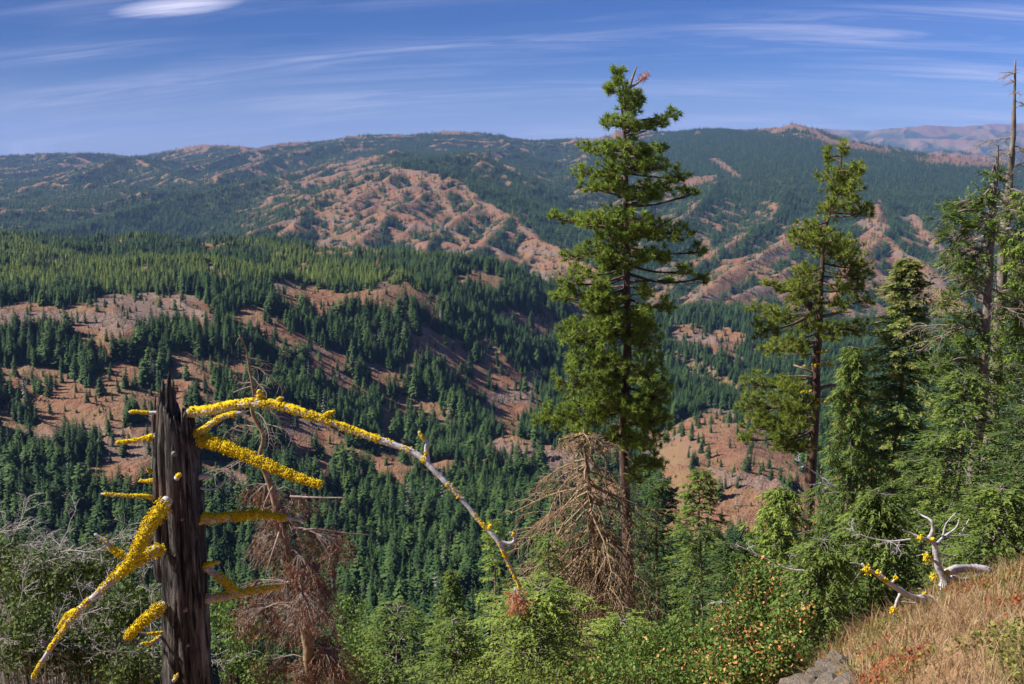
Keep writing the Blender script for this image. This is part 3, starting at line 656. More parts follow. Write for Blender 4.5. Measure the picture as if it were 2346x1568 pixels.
# ------------------------------------------------------------------ foreground builders
class Geo:
    def __init__(s): s.V = []; s.F = []; s.M = []; s.T = []; s.n = 0
    def add(s, V, F, mi=0, tone=None):
        V = np.asarray(V, float); F = np.asarray(F, int)
        s.V.append(V); s.F.append(F + s.n); s.M.append(np.full(len(F), mi)); s.T.append(np.zeros(len(V)) if tone is None else np.broadcast_to(tone, (len(V),))); s.n += len(V)
    def tube(s, P, rad, n=5, mi=0, rough=0.0, tone=0.0, cap=True):
        P = np.asarray(P, float); rad = np.broadcast_to(rad, (len(P),)); m = len(P)
        T = np.gradient(P, axis=0); T /= np.linalg.norm(T, axis=1)[:, None] + 1e-9
        ref = np.array((0.13, 0.2, 1.0)) if abs(T[:, 2]).mean() < .8 else np.array((1.0, .2, 0.1))
        A = np.cross(T, ref); A /= np.linalg.norm(A, axis=1)[:, None] + 1e-9; B = np.cross(T, A)
        th = np.arange(n) / n * 2 * math.pi
        rr_ = rad[:, None] * (1 + (rng.normal(0, rough, (m, n)) if rough else 0))
        V = P[:, None] + rr_[..., None] * (np.cos(th)[None, :, None] * A[:, None] + np.sin(th)[None, :, None] * B[:, None])
        i = np.arange(m - 1)[:, None] * n; k = np.arange(n)[None]; k2 = (k + 1) % n
        F = np.concatenate([np.stack([i + k, i + k2, i + n + k2], -1).reshape(-1, 3), np.stack([i + k, i + n + k2, i + n + k], -1).reshape(-1, 3)])
        V = V.reshape(-1, 3)
        if cap:
            V = np.vstack([V, P[-1] + T[-1] * rad[-1] * .6]); e = len(V) - 1; b = (m - 1) * n
            F = np.vstack([F, [(b + q, b + (q + 1) % n, e) for q in range(n)]])
        s.add(V, F, mi, tone)
    def clumps(s, O, D, L, W, mi=0, tone=0.0, roll=None):
        """one narrow triangle per needle bunch"""
        n = len(O)
        if n == 0: return
        R_ = rng.normal(0, 1, (n, 3)) if roll is None else roll
        S = np.cross(D, R_); S /= np.linalg.norm(S, axis=1)[:, None] + 1e-9
        L = np.broadcast_to(L, (n,)); W = np.broadcast_to(W, (n,))
        V = np.stack([O - S * W[:, None] / 2, O + S * W[:, None] / 2, O + D * L[:, None]], 1).reshape(-1, 3)
        s.add(V, np.arange(3 * n).reshape(n, 3), mi, np.repeat(np.broadcast_to(tone, (n,)), 3))
    def leaves(s, O, size, mi=0, tone=0.0):
        """small broad leaves: two triangles folded at the midrib"""
        n = len(O); D = unit(rng.normal(0, 1, (n, 3)) + np.array((0, 0, -.2))); S = unit(np.cross(D, rng.normal(0, 1, (n, 3)) + np.array((0, 0, 1.2))))
        sz = (size * rng.uniform(.6, 1.3, n))[:, None]; U = np.cross(S, D)
        V = np.stack([O, O + D * sz * .5 + S * sz * .34 + U * sz * .08, O + D * sz, O + D * sz * .5 - S * sz * .34 + U * sz * .08], 1).reshape(-1, 3)
        i = np.arange(n)[:, None] * 4
        s.add(V, np.concatenate([i + np.array([[0, 1, 2]]), i + np.array([[0, 2, 3]])]), mi, np.repeat(np.broadcast_to(tone, (n,)), 4))
    def blobs(s, O, r_, mi=0, tone=0.0):
        """crusty little lumps"""
        n = len(O); ico = np.array([(0, 0, 1), (.9, 0, .4), (.28, .85, .4), (-.72, .53, .4), (-.72, -.53, .4), (.28, -.85, .4), (.72, .53, -.4), (-.28, .85, -.4), (-.9, 0, -.4), (-.28, -.85, -.4), (.72, -.53, -.4), (0, 0, -1)])
        f = np.array([(0, 1, 2), (0, 2, 3), (0, 3, 4), (0, 4, 5), (0, 5, 1), (1, 6, 2), (2, 7, 3), (3, 8, 4), (4, 9, 5), (5, 10, 1), (6, 7, 2), (7, 8, 3), (8, 9, 4), (9, 10, 5), (10, 6, 1), (11, 7, 6), (11, 8, 7), (11, 9, 8), (11, 10, 9), (11, 6, 10)])
        V = O[:, None] + ico[None] * (r_ * rng.uniform(.55, 1.35, (n, 12)) * rng.uniform(.6, 1.3, (n, 1)))[..., None]
        s.add(V.reshape(-1, 3), (np.arange(n)[:, None, None] * 12 + f[None]).reshape(-1, 3), mi, np.repeat(np.broadcast_to(tone, (n,)), 12))
    def build(s, name, mats, parent=None, smooth=False, origin=None):
        V = np.vstack(s.V); V = V - (np.zeros(3) if origin is None else origin)
        me = mesh_np(name, V, np.vstack(s.F), np.concatenate(s.M), mats, smooth, {'tone': np.concatenate(s.T)})
        return link(name, me, parent)
def unit(a): return a / (np.linalg.norm(a, axis=-1, keepdims=True) + 1e-9)
def spline(P, n):
    P = np.asarray(P, float); t = np.arange(len(P)); q = np.linspace(0, len(P) - 1, n); i = np.clip(np.floor(q).astype(int), 0, len(P) - 2); f = (q - i)[:, None]
    p0 = P[np.clip(i - 1, 0, None)]; p1 = P[i]; p2 = P[i + 1]; p3 = P[np.clip(i + 2, None, len(P) - 1)]
    return .5 * (2 * p1 + (p2 - p0) * f + (2 * p0 - 5 * p1 + 4 * p2 - p3) * f * f + (3 * p1 - p0 - 3 * p2 + p3) * f ** 3)
def gz(x, y): return float(near_h(np.array([x]), np.array([y]))[0])

def foliage(name, dark, light, tip=None, trans=.35, tipf=(.75, 1.0)):
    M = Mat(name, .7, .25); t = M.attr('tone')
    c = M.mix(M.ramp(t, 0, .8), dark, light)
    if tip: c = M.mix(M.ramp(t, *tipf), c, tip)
    M.color(c); M.translucent(c, trans); return M.m
def wood(name, a, b, sc=6.0, stretch=(1, 1, .15), bump=.6, dist=.01, rough=.85, detail=5):
    M = Mat(name, rough, .2); v = M.scaled(M.pos(), stretch); n = M.noise(sc, detail, v, .65); n2 = M.noise(sc * .25, 2)
    c = M.mix(M.ramp(n, .35, .65), a, b); c = M.mix(M.math('MULTIPLY', M.ramp(n2, .5, .75), .5), c, tuple(q * .5 for q in a)); M.color(c); M.bump(n, bump, dist); return M.m
mt_pine_bark = wood('pine_bark', (.05, .033, .027), (.17, .105, .08), 9, (1, 1, .35), .9, .04)
mt_fir_bark = wood('fir_bark', (.10, .085, .07), (.28, .24, .21), 12, (1, 1, .4), .7, .02)
mt_grey_wood = wood('bleached_wood', (.30, .275, .28), (.60, .56, .57), 30, (1, 1, 1), .6, .008)
mt_twig = wood('dead_twigs', (.14, .095, .06), (.38, .27, .165), 20, (1, 1, 1), .4, .005)
mt_greytwig = wood('grey_twigs', (.24, .215, .20), (.50, .46, .43), 20, (1, 1, 1), .4, .005)
mt_browntwig = wood('brown_grey_twigs', (.16, .12, .10), (.36, .29, .25), 20, (1, 1, 1), .4, .005)
mt_stem = wood('brown_stems', (.05, .035, .025), (.15, .11, .08), 20, (1, 1, 1), .4, .005)
mt_lichen = Mat('yellow_lichen', .95, .05); _n = mt_lichen.noise(90, 2); mt_lichen.color(mt_lichen.mix(mt_lichen.ramp(mt_lichen.attr('tone'), 0, 1), (.46, .31, .012), (.78, .57, .03))); mt_lichen = mt_lichen.m
mt_pine = foliage('pine_needles', (.055, .105, .012), (.33, .43, .075), None)
mt_pine2 = foliage('olive_pine_needles', (.055, .095, .012), (.33, .39, .065), None)
mt_fir_b = foliage('bright_fir_needles', (.055, .11, .018), (.245, .33, .060), (.36, .42, .08))
mt_fir_g = foliage('green_fir_needles', (.028, .070, .014), (.16, .225, .045), (.24, .30, .06))
mt_fir_d = foliage('deep_fir_needles', (.018, .044, .012), (.080, .13, .030), (.14, .19, .04))
mt_fir_y = foliage('golden_tipped_needles', (.030, .070, .014), (.14, .22, .045), (.30, .31, .09), tipf=(.72, 1.0))
mt_rustn = foliage('rust_needles', (.12, .040, .020), (.30, .11, .05), None, .1)
mt_cone = foliage('orange_cones', (.30, .12, .03), (.5, .22, .06), None, .0)

def snow_bunches(g, O, Dv, L, K, clen, cw, mi, tone, U=None):
    """flat needle sprays: a row of bunches on both sides of a short twig; O, Dv (n,3), L (n)"""
    n = len(O)
    if n == 0: return
    U = unit(np.array((0, 0, 1.0)) + rng.normal(0, .25, (n, 3))) if U is None else U
    S = unit(np.cross(Dv, U))
    for k in range(K):
        f = (k + .6) / K
        for sg in (-1, 1):
            o = O + Dv * (L * f)[:, None] + np.array((0, 0, -1.0)) * (L * f * f * .18)[:, None]
            d = unit(S * sg * .8 + Dv * .75 + rng.normal(0, .22, (n, 3)))
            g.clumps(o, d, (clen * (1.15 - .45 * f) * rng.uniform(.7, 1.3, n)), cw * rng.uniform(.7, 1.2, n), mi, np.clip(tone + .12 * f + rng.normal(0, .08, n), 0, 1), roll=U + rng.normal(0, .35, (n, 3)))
    g.clumps(O + Dv * (L * .9)[:, None], Dv, clen * 1.1, cw, mi, np.clip(tone + .2, 0, 1), roll=U)

def fir(name, X, Ytop, D, halfw, mats, label, group=None, nb=170, dens=8, droop=.35, clen=.085, cw=.035, cbase=.02, lean=0, crown_from=None, hang=0.0, gold=0, cones=0, seed=0, powr=.8, K=5, cat='tree', tw=.004, sparse=0.0, ztrunk=None):
    """a standing fir: trunk, bark, boughs with needle sprays. halfw in picture units at its own distance"""
    r_ = np.random.default_rng(seed + 100)
    top = at(X, Ytop, D); bx = top[0] - lean; z0 = gz(bx, D) if ztrunk is None else ztrunk; base = np.array((bx, D, z0)); H = top[2] - z0
    Rm = halfw / FPX * D
    e = empty(name, tuple(base)); tag(e, label, cat, group)
    tk = Geo(); hs = np.linspace(-.04, 1, 14); ax = np.stack([lean * np.clip(hs, 0, 1) + .05 * np.sin(hs * 9 + seed) * (hs > 0), .04 * np.cos(hs * 7), hs * H], -1)
    tk.tube(ax, np.maximum(.016 * H * (1 - hs * .97), .008), 7, 0, .06); tk.build('trunk', (mats[0],), e, True)
    g = Geo(); bw = Geo(); c0 = cbase if crown_from is None else crown_from
    f = c0 + (1 - c0) * (np.arange(nb) + r_.random(nb)) / nb
    f = c0 + (1 - c0) * (1 - (1 - (f - c0) / (1 - c0)) ** 1.15)
    az = np.arange(nb) * 2.39996 + r_.normal(0, .25, nb)
    q = (1 - f) / (1 - c0)
    Lb = Rm * (q ** powr) * r_.uniform(.45, 1.18, nb) + .12
    if sparse: kp = r_.random(nb) > sparse; f, az, q, Lb = f[kp], az[kp], q[kp], Lb[kp]; nb = len(f)
    a0 = .55 * (1 - q) ** 2 - .10 * q + r_.normal(0, .08, nb)
    axx = np.interp(f, hs, ax[:, 0]); axy = np.interp(f, hs, ax[:, 1])
    for i in range(nb):
        s_ = np.linspace(0, 1, 7); c, sn = math.cos(az[i]), math.sin(az[i])
        P = np.stack([axx[i] + c * Lb[i] * s_, axy[i] + sn * Lb[i] * s_, f[i] * H + Lb[i] * (a0[i] * s_ - droop * s_ ** 2 + .16 * droop * s_ ** 4)], -1)
        bw.tube(P, np.linspace(.010 + .008 * Lb[i], tw, 7), 3)
        n = max(3, int(dens * (.5 + .5 * min(1, Lb[i])))); u = np.sort(r_.uniform(.12, 1, n)) ** .9; sd = np.where(np.arange(n) % 2 == 0, 1, -1)
        O = np.stack([np.interp(u, s_, P[:, k]) for k in range(3)], -1)
        fw = np.array((c, sn, -.15)); lat = np.array((-sn, c, 0))
        dv = unit(fw * (.75 + .6 * u[:, None]) + lat * sd[:, None] * (1.15 - .8 * u[:, None]) + np.array((0, 0, -.15 - hang)) + r_.normal(0, .15, (n, 3)))
        Ls = (.16 + .34 * Lb[i] * (1.05 - .75 * u)) * r_.uniform(.7, 1.2, n)
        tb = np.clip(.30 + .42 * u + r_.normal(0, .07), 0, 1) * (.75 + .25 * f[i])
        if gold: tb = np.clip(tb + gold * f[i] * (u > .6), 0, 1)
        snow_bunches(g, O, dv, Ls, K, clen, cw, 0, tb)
        if hang > .4:
            snow_bunches(g, O, unit(np.array((0, 0, -1.0)) + r_.normal(0, .25, (n, 3))), Ls * .8, 3, clen, cw, 0, tb * .9)
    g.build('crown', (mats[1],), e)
    bw.build('boughs', (mats[0],), e)['kind'] = 'stuff'
    if cones:
        gc = Geo(); n = cones; ff = r_.uniform(c0 + .1, .97, n); a = r_.uniform(0, 6.28, n); rd = Rm * ((1 - ff) / (1 - c0)) ** powr * r_.uniform(.65, .98, n)
        O = np.stack([rd * np.cos(a), rd * np.sin(a), ff * H - .12 * rd - .1], -1)
        gc.clumps(O, unit(np.array((0, 0, -1.0)) + r_.normal(0, .2, (n, 3))), .08, .045, 0, r_.random(n)); gc.build('cones', (mt_cone,), e)['kind'] = 'stuff'
    return e

def limb(g, P, r0, r1, n=6, mi=0, rough=.08, seg=None, tone=0):
    P = spline(P, seg or max(4, len(P) * 3)); g.tube(P, np.linspace(r0, r1, len(P)) , n, mi, rough, tone); return P
def dead_bough(g, o, d, L, r0, depth=2, droop=.25, curl=.25, n=4, mi=0, rr=random, tipmin=.003):
    """a bare bough with bare twigs"""
    m = 6; P = [np.array(o, float)]; d = unit(np.array(d, float))
    for i in range(m):
        d = unit(d + np.array((rr.gauss(0, curl * .4), rr.gauss(0, curl * .4), rr.gauss(0, curl * .3) - droop * .35))); P.append(P[-1] + d * L / m)
    P = np.array(P); g.tube(P, np.linspace(r0, max(tipmin, r0 * .25), m + 1), n, mi)
    if depth:
        for i in range(1, m + 1):
            for sg in (-1, 1):
                if rr.random() < .75:
                    t = unit(P[min(i, m)] - P[i - 1]); side = unit(np.cross(t, np.array((rr.gauss(0, .5), rr.gauss(0, .5), 1.0)))) * sg
                    dead_bough(g, P[i], t * .7 + side * .8, L * rr.uniform(.2, .42), r0 * .45, depth - 1, droop, curl, 3, mi, rr, tipmin)
    return P

# ------------------------------------------------------------------ the two pines
def pine(name, trunk, D, pads, mat, label, seed, wbase, SCALE_PAD=1.06, dead=(), tufts=.011, group=None, bare=()):
    r_ = np.random.default_rng(seed)
    T = np.array([at(X, Y, D) for X, Y, w in trunk]); W = np.array([w * .68 / FPX * D for _, _, w in trunk])
    base = T[-1].copy(); zb = gz(base[0], D) - .3; T = np.vstack([T, (base[0] + .05, D, zb)]); W = np.append(W, W[-1] * 1.25)
    org = np.array((base[0], D, zb)); e = empty(name, tuple(org)); tag(e, label, 'tree', group)
    tk = Geo(); TT = spline(T, len(T) * 4); WW = np.interp(np.linspace(0, 1, len(TT)), np.linspace(0, 1, len(W)), W)
    tk.tube(TT[::-1], WW[::-1], 10, 0, .07); tk.build('trunk', (mt_pine_bark,), e, True, org)
    zs = TT[:, 2][::-1]
    def on_trunk(z): return np.array([np.interp(z, zs, TT[::-1][:, 0]), np.interp(z, zs, TT[::-1][:, 1]), z])
    g = Geo(); bw = Geo()
    fill = []
    for (X, Y, rx, ry) in pads:
        xt = proj(*on_trunk(at(X, Y, D)[2]))[0]
        if abs(X - xt) > 50 and r_.random() < .75: fill.append((xt + (X - xt) * r_.uniform(.35, .6), Y + r_.uniform(0, 12), rx * .8, ry * .7))
    for (X, Y, rx, ry) in list(pads) + fill:
        rx = rx * SCALE_PAD; ry = ry * SCALE_PAD
        px = rx / FPX * D; pz = ry / FPX * D; c0 = at(X, Y, D); dx = c0[0] - on_trunk(c0[2])[0]
        reps = [(r_.normal(0, .30) * (abs(dx) + .6))]
        if abs(dx) < 1.1: reps = [-r_.uniform(.5, 1.3), r_.uniform(.4, 1.2)]
        for dy in reps:
            c = at(X, Y, D + dy); n = max(7, int(rx * ry * tufts * 2.3 * (1 if len(reps) == 1 else .75)) + 6)
            v = unit(r_.normal(0, 1, (n, 3))); rad = r_.random(n) ** .45
            O = c + v * rad[:, None] * np.array((px * 1.05, px * .95, pz)); dv = unit(v * .7 + np.array((np.sign(dx) * .15, 0, .75)) + r_.normal(0, .25, (n, 3)))
            att = on_trunk(min(c[2] + .05 * abs(dx) - .25 * r_.random() * (1.4 + abs(dx)) * (.6 if Y < 500 else -.1), T[0][2] - .1))
            P = spline([att, att * .5 + c * .5 + np.array((0, 0, -.12 * abs(dx) * r_.random())), c - np.array((0, 0, pz * .3))], 7)
            bw.tube(P, np.linspace(.022 + .016 * math.hypot(dx, dy), .016, 7), 5, 0, .08)
            for q in range(n):
                a = P[4 + q % 3]; mid_ = (a + O[q]) / 2 + np.array((0, 0, -.03)); bw.tube([a, mid_, O[q] + dv[q] * .03], (.012, .009, .006), 3, cap=False)
            nn = 34; Oq = np.repeat(O, nn, 0) + np.repeat(dv, nn, 0) * r_.uniform(-.04, .05, (n * nn, 1)); dq = unit(np.repeat(dv, nn, 0) * .75 + unit(r_.normal(0, 1, (n * nn, 3))))
            tn = np.clip(np.repeat(.28 + .45 * r_.random(n), nn) + r_.normal(0, .16, n * nn), 0, 1)
            g.clumps(Oq, dq, r_.uniform(.12, .20, n * nn), .026, 0, tn)
    g.build('crown', (mat,), e, False, org); bw.build('boughs', (mt_pine_bark,), e, True, org)['kind'] = 'stuff'
    for (pts, r0, r1, mt) in dead:
        q = Geo(); limb(q, [at(X, Y, D + dd) for X, Y, dd in pts], r0 / FPX * D, r1 / FPX * D, 5); q.build('dead_bough', (mt,), e, True, org)
    return e, on_trunk, org
def zc(sx, ox, oy, L): return [(ox + a * sx, oy + b * sx, c * sx, d * sx) for a, b, c, d in L]
P1 = zc(.4114, 1173, 137, [(590, 75, 34, 36), (540, 165, 32, 28), (600, 130, 34, 34), (625, 190, 55, 50), (705, 215, 36, 44), (650, 270, 62, 55), (560, 350, 62, 46), (650, 360, 60, 60), (905, 300, 42, 32), (825, 345, 52, 36), (765, 375, 38, 28), (420, 490, 58, 34), (530, 500, 60, 50), (640, 480, 80, 60), (815, 490, 42, 26), (720, 520, 60, 50), (420, 620, 75, 52), (560, 600, 80, 60), (690, 600, 80, 60), (800, 590, 75, 46), (930, 640, 66, 46), (1000, 740, 48, 28), (440, 700, 70, 36), (870, 700, 80, 50), (600, 720, 60, 50), (760, 730, 80, 60), (230, 870, 42, 32), (330, 885, 66, 44), (440, 900, 80, 50), (560, 870, 90, 60), (680, 880, 90, 60), (790, 930, 80, 60), (920, 960, 84, 56), (1035, 1060, 44, 38), (335, 1090, 66, 54), (450, 1060, 70, 50), (560, 990, 90, 70), (650, 990, 70, 70), (820, 1090, 56, 56), (960, 1170, 66, 38), (1060, 1210, 40, 34), (430, 1180, 96, 66), (300, 1230, 66, 56), (560, 1150, 80, 60), (650, 1120, 70, 70), (250, 1320, 52, 38), (360, 1300, 86, 56), (500, 1330, 70, 50), (480, 1400, 70, 50), (850, 1370, 66, 46), (740, 1290, 56, 46), (700, 1420, 60, 46), (370, 1490, 96, 56), (560, 1480, 80, 60), (770, 1470, 66, 46)])
P1 += [(1325, 770, 55, 42), (1395, 765, 40, 40), (1470, 775, 50, 45), (1350, 830, 60, 38), (1305, 870, 38, 36), (1480, 850, 48, 46), (1400, 870, 40, 40), (1500, 905, 42, 38), (1340, 920, 50, 38), (1285, 950, 40, 36), (1248, 965, 24, 22), (1385, 935, 36, 36), (1498, 960, 44, 36), (1475, 1010, 52, 22), (1320, 990, 40, 28), (1445, 935, 36, 36), (1420, 1000, 34, 30), (1500, 1060, 26, 24), (1455, 1090, 24, 22), (1385, 700, 50, 40)]
T1 = [(1413, 170, 3), (1425, 250, 5), (1432, 340, 7), (1434, 500, 10), (1436, 640, 12), (1438, 760, 13), (1432, 900, 15), (1428, 1000, 16), (1431, 1100, 17), (1436, 1200, 18), (1441, 1330, 19), (1446, 1450, 21)]
e1, ot1, og1 = pine('pine_tree', T1, 30.0, P1, mt_pine, 'tall full pine rising into the sky with a forked dead top', 5, 20,
    dead=[([(1434, 250, 0), (1440, 215, 0), (1449, 180, 0), (1459, 153, 0)], 5, 1.5, mt_twig), ([(1445, 200, 0), (1462, 190, .1), (1478, 176, .2)], 3, 1.3, mt_twig), ([(1428, 1000, 0), (1395, 1005, -.5), (1362, 1020, -.9), (1345, 1045, -1)], 7, 3, mt_twig), ([(1434, 1010, 0), (1475, 1020, -.2), (1500, 1045, -.4)], 4, 1.5, mt_twig), ([(1437, 870, 0), (1462, 845, .3), (1490, 852, .5)], 4, 1.5, mt_twig)])
g = Geo()
for X, Y in ((1476, 178), (1464, 211), (1481, 172), (1455, 213), (1470, 181)):
    n = 40; c = at(X, Y, 30.1); g.clumps(np.repeat(c[None], n, 0) + rng.normal(0, .05, (n, 3)), unit(rng.normal(0, 1, (n, 3))), .13, .025, 0, rng.random(n))
g.build('rusty_tuft', (foliage('dry_orange_needles', (.45, .17, .07), (.65, .30, .14)),), e1, False, og1)
P2 = zc(.561, 1662, 293, [(480, 85, 20, 26), (423, 112, 16, 34), (440, 200, 52, 32), (510, 190, 42, 42), (543, 168, 20, 26), (460, 250, 52, 34), (515, 250, 40, 30), (480, 310, 45, 32), (550, 340, 44, 24), (430, 335, 36, 34), (330, 400, 40, 24), (310, 450, 52, 32), (400, 430, 42, 32), (400, 490, 55, 34), (470, 470, 46, 36), (510, 510, 46, 42), (555, 560, 38, 44), (335, 590, 42, 32), (320, 640, 50, 34), (180, 640, 32, 16), (235, 650, 50, 24), (290, 680, 44, 32), (520, 600, 55, 42), (545, 650, 46, 36), (565, 700, 52, 24), (340, 720, 52, 42), (145, 745, 50, 24), (225, 770, 70, 40), (150, 820, 50, 34), (320, 800, 60, 42), (450, 830, 60, 34), (540, 820, 55, 36), (250, 870, 50, 24), (195, 900, 44, 32), (135, 1040, 54, 42), (110, 1130, 54, 50), (200, 1120, 70, 44), (260, 1060, 40, 30), (300, 1140, 50, 50), (130, 1210, 52, 44), (210, 1210, 80, 50), (300, 1200, 44, 44), (250, 1290, 70, 34), (90, 1270, 26, 24)])
T2 = [(1662 + a * .561, 293 + b * .561, w) for a, b, w in [(475, 90, 2), (460, 250, 4), (412, 400, 6), (396, 560, 8), (386, 700, 10), (385, 800, 12), (371, 950, 14), (370, 1100, 15), (356, 1300, 17), (345, 1480, 19)]]
e2, ot2, og2 = pine('pine_tree', T2, 33.0, P2, mt_pine2, 'thinner olive green pine with an open crown and a long bare trunk', 9, 19, 1.32, tufts=.0095,
    dead=[([(1662 + a * .561, 293 + b * .561, dd) for a, b, dd in L_], r0, r1, mt_twig) for L_, r0, r1 in [([(370, 1080, 0), (400, 1060, 0), (450, 1050, 0)], 5, 4), ([(372, 1018, 0), (320, 1015, 0), (255, 1015, 0)], 3, 1.5), ([(345, 1120, 0), (310, 1110, 0), (280, 1115, 0)], 3, 1.5), ([(400, 770, 0), (440, 762, 0), (480, 750, 0)], 5, 3), ([(360, 1000, 0), (310, 980, 0), (280, 970, .3)], 3, 2)]])
g = Geo()
for a, b in ((400, 915), (415, 950), (425, 970), (365, 972), (320, 1077), (345, 1108), (400, 1120), (460, 1083), (436, 1098), (480, 752)):
    c = at(1662 + a * .561, 293 + b * .561, 32.85); n = 16; g.blobs(c + rng.normal(0, 1, (n, 3)) * np.array((.14, .03, .03)), .035, 0, rng.random(n))
g.build('lichen', (mt_lichen,), e2, False, og2)

# ------------------------------------------------------------------ firs of the near slope
BARK = mt_fir_bark
fir('fir_tree', 2085, 598, 29, 190, (BARK, mt_fir_y), 'dark fir with golden new tips on its rounded top, behind the trees on the right', nb=460, dens=11, clen=.13, cw=.06, droop=.3, gold=.3, seed=1, powr=.62)
fir('fir_tree', 1962, 795, 21, 175, (BARK, mt_fir_g), 'light green fir with hanging sprays and orange cones, just right of the olive pine', nb=270, dens=9, clen=.10, cw=.032, droop=.5, hang=.55, sparse=.12, cones=260, seed=2, powr=.95)
fir('fir_tree', 1610, 1080, 22, 150, (BARK, mt_fir_g), 'blue green fir with a pointed top, right of the tall pine trunk', nb=190, dens=8, clen=.10, cw=.045, droop=.35, seed=3, powr=.7)
fir('fir_tree', 1512, 1100, 25, 75, (BARK, mt_fir_d), 'narrow dark fir in shade against the tall pine trunk', nb=150, dens=7, clen=.12, cw=.055, droop=.35, seed=4, powr=.4)
fir('fir_tree', 1790, 1120, 18, 175, (BARK, mt_fir_b), 'low spreading light green fir below the olive pine', nb=180, dens=8, clen=.09, cw=.036, droop=.5, hang=.5, cones=90, seed=5, powr=.6)
fir('fir_tree', 2010, 1130, 14.5, 190, (BARK, mt_fir_g), 'squat dark green fir behind the bleached fallen branches', nb=170, dens=8, clen=.085, cw=.034, droop=.45, hang=.5, seed=6, powr=.55)
fir('fir_tree', 2215, 860, 20, 190, (BARK, mt_fir_g), 'dense green fir beneath the broken grey tree top on the right', nb=250, dens=9, clen=.10, cw=.045, droop=.38, seed=7, powr=.5)
fir('fir_tree', 2410, 400, 24, 215, (BARK, mt_fir_b), 'bright green fir cut off by the right edge', nb=230, dens=9, clen=.11, cw=.045, droop=.4, hang=.5, seed=8, powr=.42)
fir('fir_tree', 2400, 930, 15, 215, (BARK, mt_fir_d), 'shaded dark fir in the right corner above the dry grass', nb=200, dens=9, clen=.09, cw=.036, droop=.38, seed=9, powr=.5)
fir('fir_tree', 1235, 1350, 11.5, 270, (BARK, mt_fir_b), 'bright yellow green young fir at the bottom centre', nb=210, dens=10, clen=.065, cw=.030, droop=.28, seed=10, powr=.45, tw=.002)
fir('fir_tree', 1420, 1425, 12.5, 190, (BARK, mt_fir_b), 'bright young fir below the bare drooping tree', nb=150, dens=9, clen=.065, cw=.030, droop=.3, seed=11, powr=.5, tw=.002)
fir('fir_tree', 905, 1392, 13, 150, (BARK, mt_fir_g), 'small bluish green fir to the right of the rust brown dead tree', nb=130, dens=8, clen=.06, cw=.026, droop=.3, seed=12, powr=.5, tw=.002)
fir('fir_tree', 1035, 1425, 12, 170, (BARK, mt_fir_g), 'olive green fir between the small bluish fir and the bright young one', nb=140, dens=8, clen=.065, cw=.030, droop=.3, seed=13, powr=.5, tw=.002)
fir('fir_tree', 1130, 1190, 26, 70, (BARK, mt_fir_b), 'slim light green fir top behind the tip of the lichen branch', nb=120, dens=7, clen=.10, cw=.04, droop=.3, seed=14, powr=.9, sparse=.2)
fir('fir_tree', 1262, 1230, 20, 60, (BARK, mt_fir_g), 'small green fir left of the bare drooping tree', nb=110, dens=7, clen=.09, cw=.04, droop=.3, seed=15, powr=.6)
fir('fir_tree', 1035, 1310, 42, 70, (BARK, mt_fir_g), 'greyish green fir standing below the lichen branch', nb=130, dens=7, clen=.16, cw=.075, droop=.3, seed=16, powr=.6)
fir('fir_tree', 2150, 990, 24, 170, (BARK, mt_fir_d), 'dark fir filling the gap between the golden tipped fir and the dense one', nb=220, dens=9, clen=.12, cw=.055, droop=.38, seed=17, powr=.5)
fir('fir_tree', 1880, 1240, 13.5, 130, (BARK, mt_fir_g), 'low green fir with hanging twigs between the orange leaved bush and the grass', nb=150, dens=8, clen=.075, cw=.03, droop=.45, hang=.5, seed=18, powr=.5)
fir('fir_tree', 2290, 1120, 13, 150, (BARK, mt_fir_g), 'low fir with dead twigs right behind the upright bleached limbs', nb=170, dens=8, clen=.08, cw=.034, droop=.4, seed=19, powr=.5)
fir('fir_tree', 1690, 1250, 16, 120, (BARK, mt_fir_d), 'shadowy fir behind the orange leaved bush', nb=150, dens=8, clen=.085, cw=.036, droop=.38, seed=20, powr=.5)
# rust-coloured dead leader on the young fir
d_ = empty('dead_sapling', tuple(at(1190, 1480, 11.7))); d_.location.z = gz(d_.location.x, d_.location.y); tag(d_, 'small dead sapling with orange needles poking out of the bright young fir', 'sapling')
o_ = np.array(d_.location); g = Geo(); g2 = Geo(); P = limb(g, [o_, at(1195, 1480, 11.7), at(1188, 1400, 10.9), at(1180, 1345, 10.7)], .02, .006)
for i in range(90):
    a = P[random.randrange(len(P) // 2, len(P))]; X = 1186 + random.gauss(0, 1) * 20; Y = 1340 + abs(X - 1186) * .5 + random.random() ** .7 * 62
    b = at(X, Y, 10.6 + random.uniform(-.2, .2)); g.tube([a, (a + b) / 2, b], (.004, .003, .002), 3); n = 14
    g2.clumps(a + (b - a) * rng.uniform(.4, 1, (n, 1)), unit(unit(b - a) + rng.normal(0, .7, (n, 3))), .04, .011, 0, .6 + .4 * rng.random(n))
g.build('stem', (mt_greytwig,), d_, False, o_); g2.build('needles', (foliage('orange_dead_needles', (.40, .13, .04), (.62, .26, .10)),), d_, False, o_)['kind'] = 'stuff'

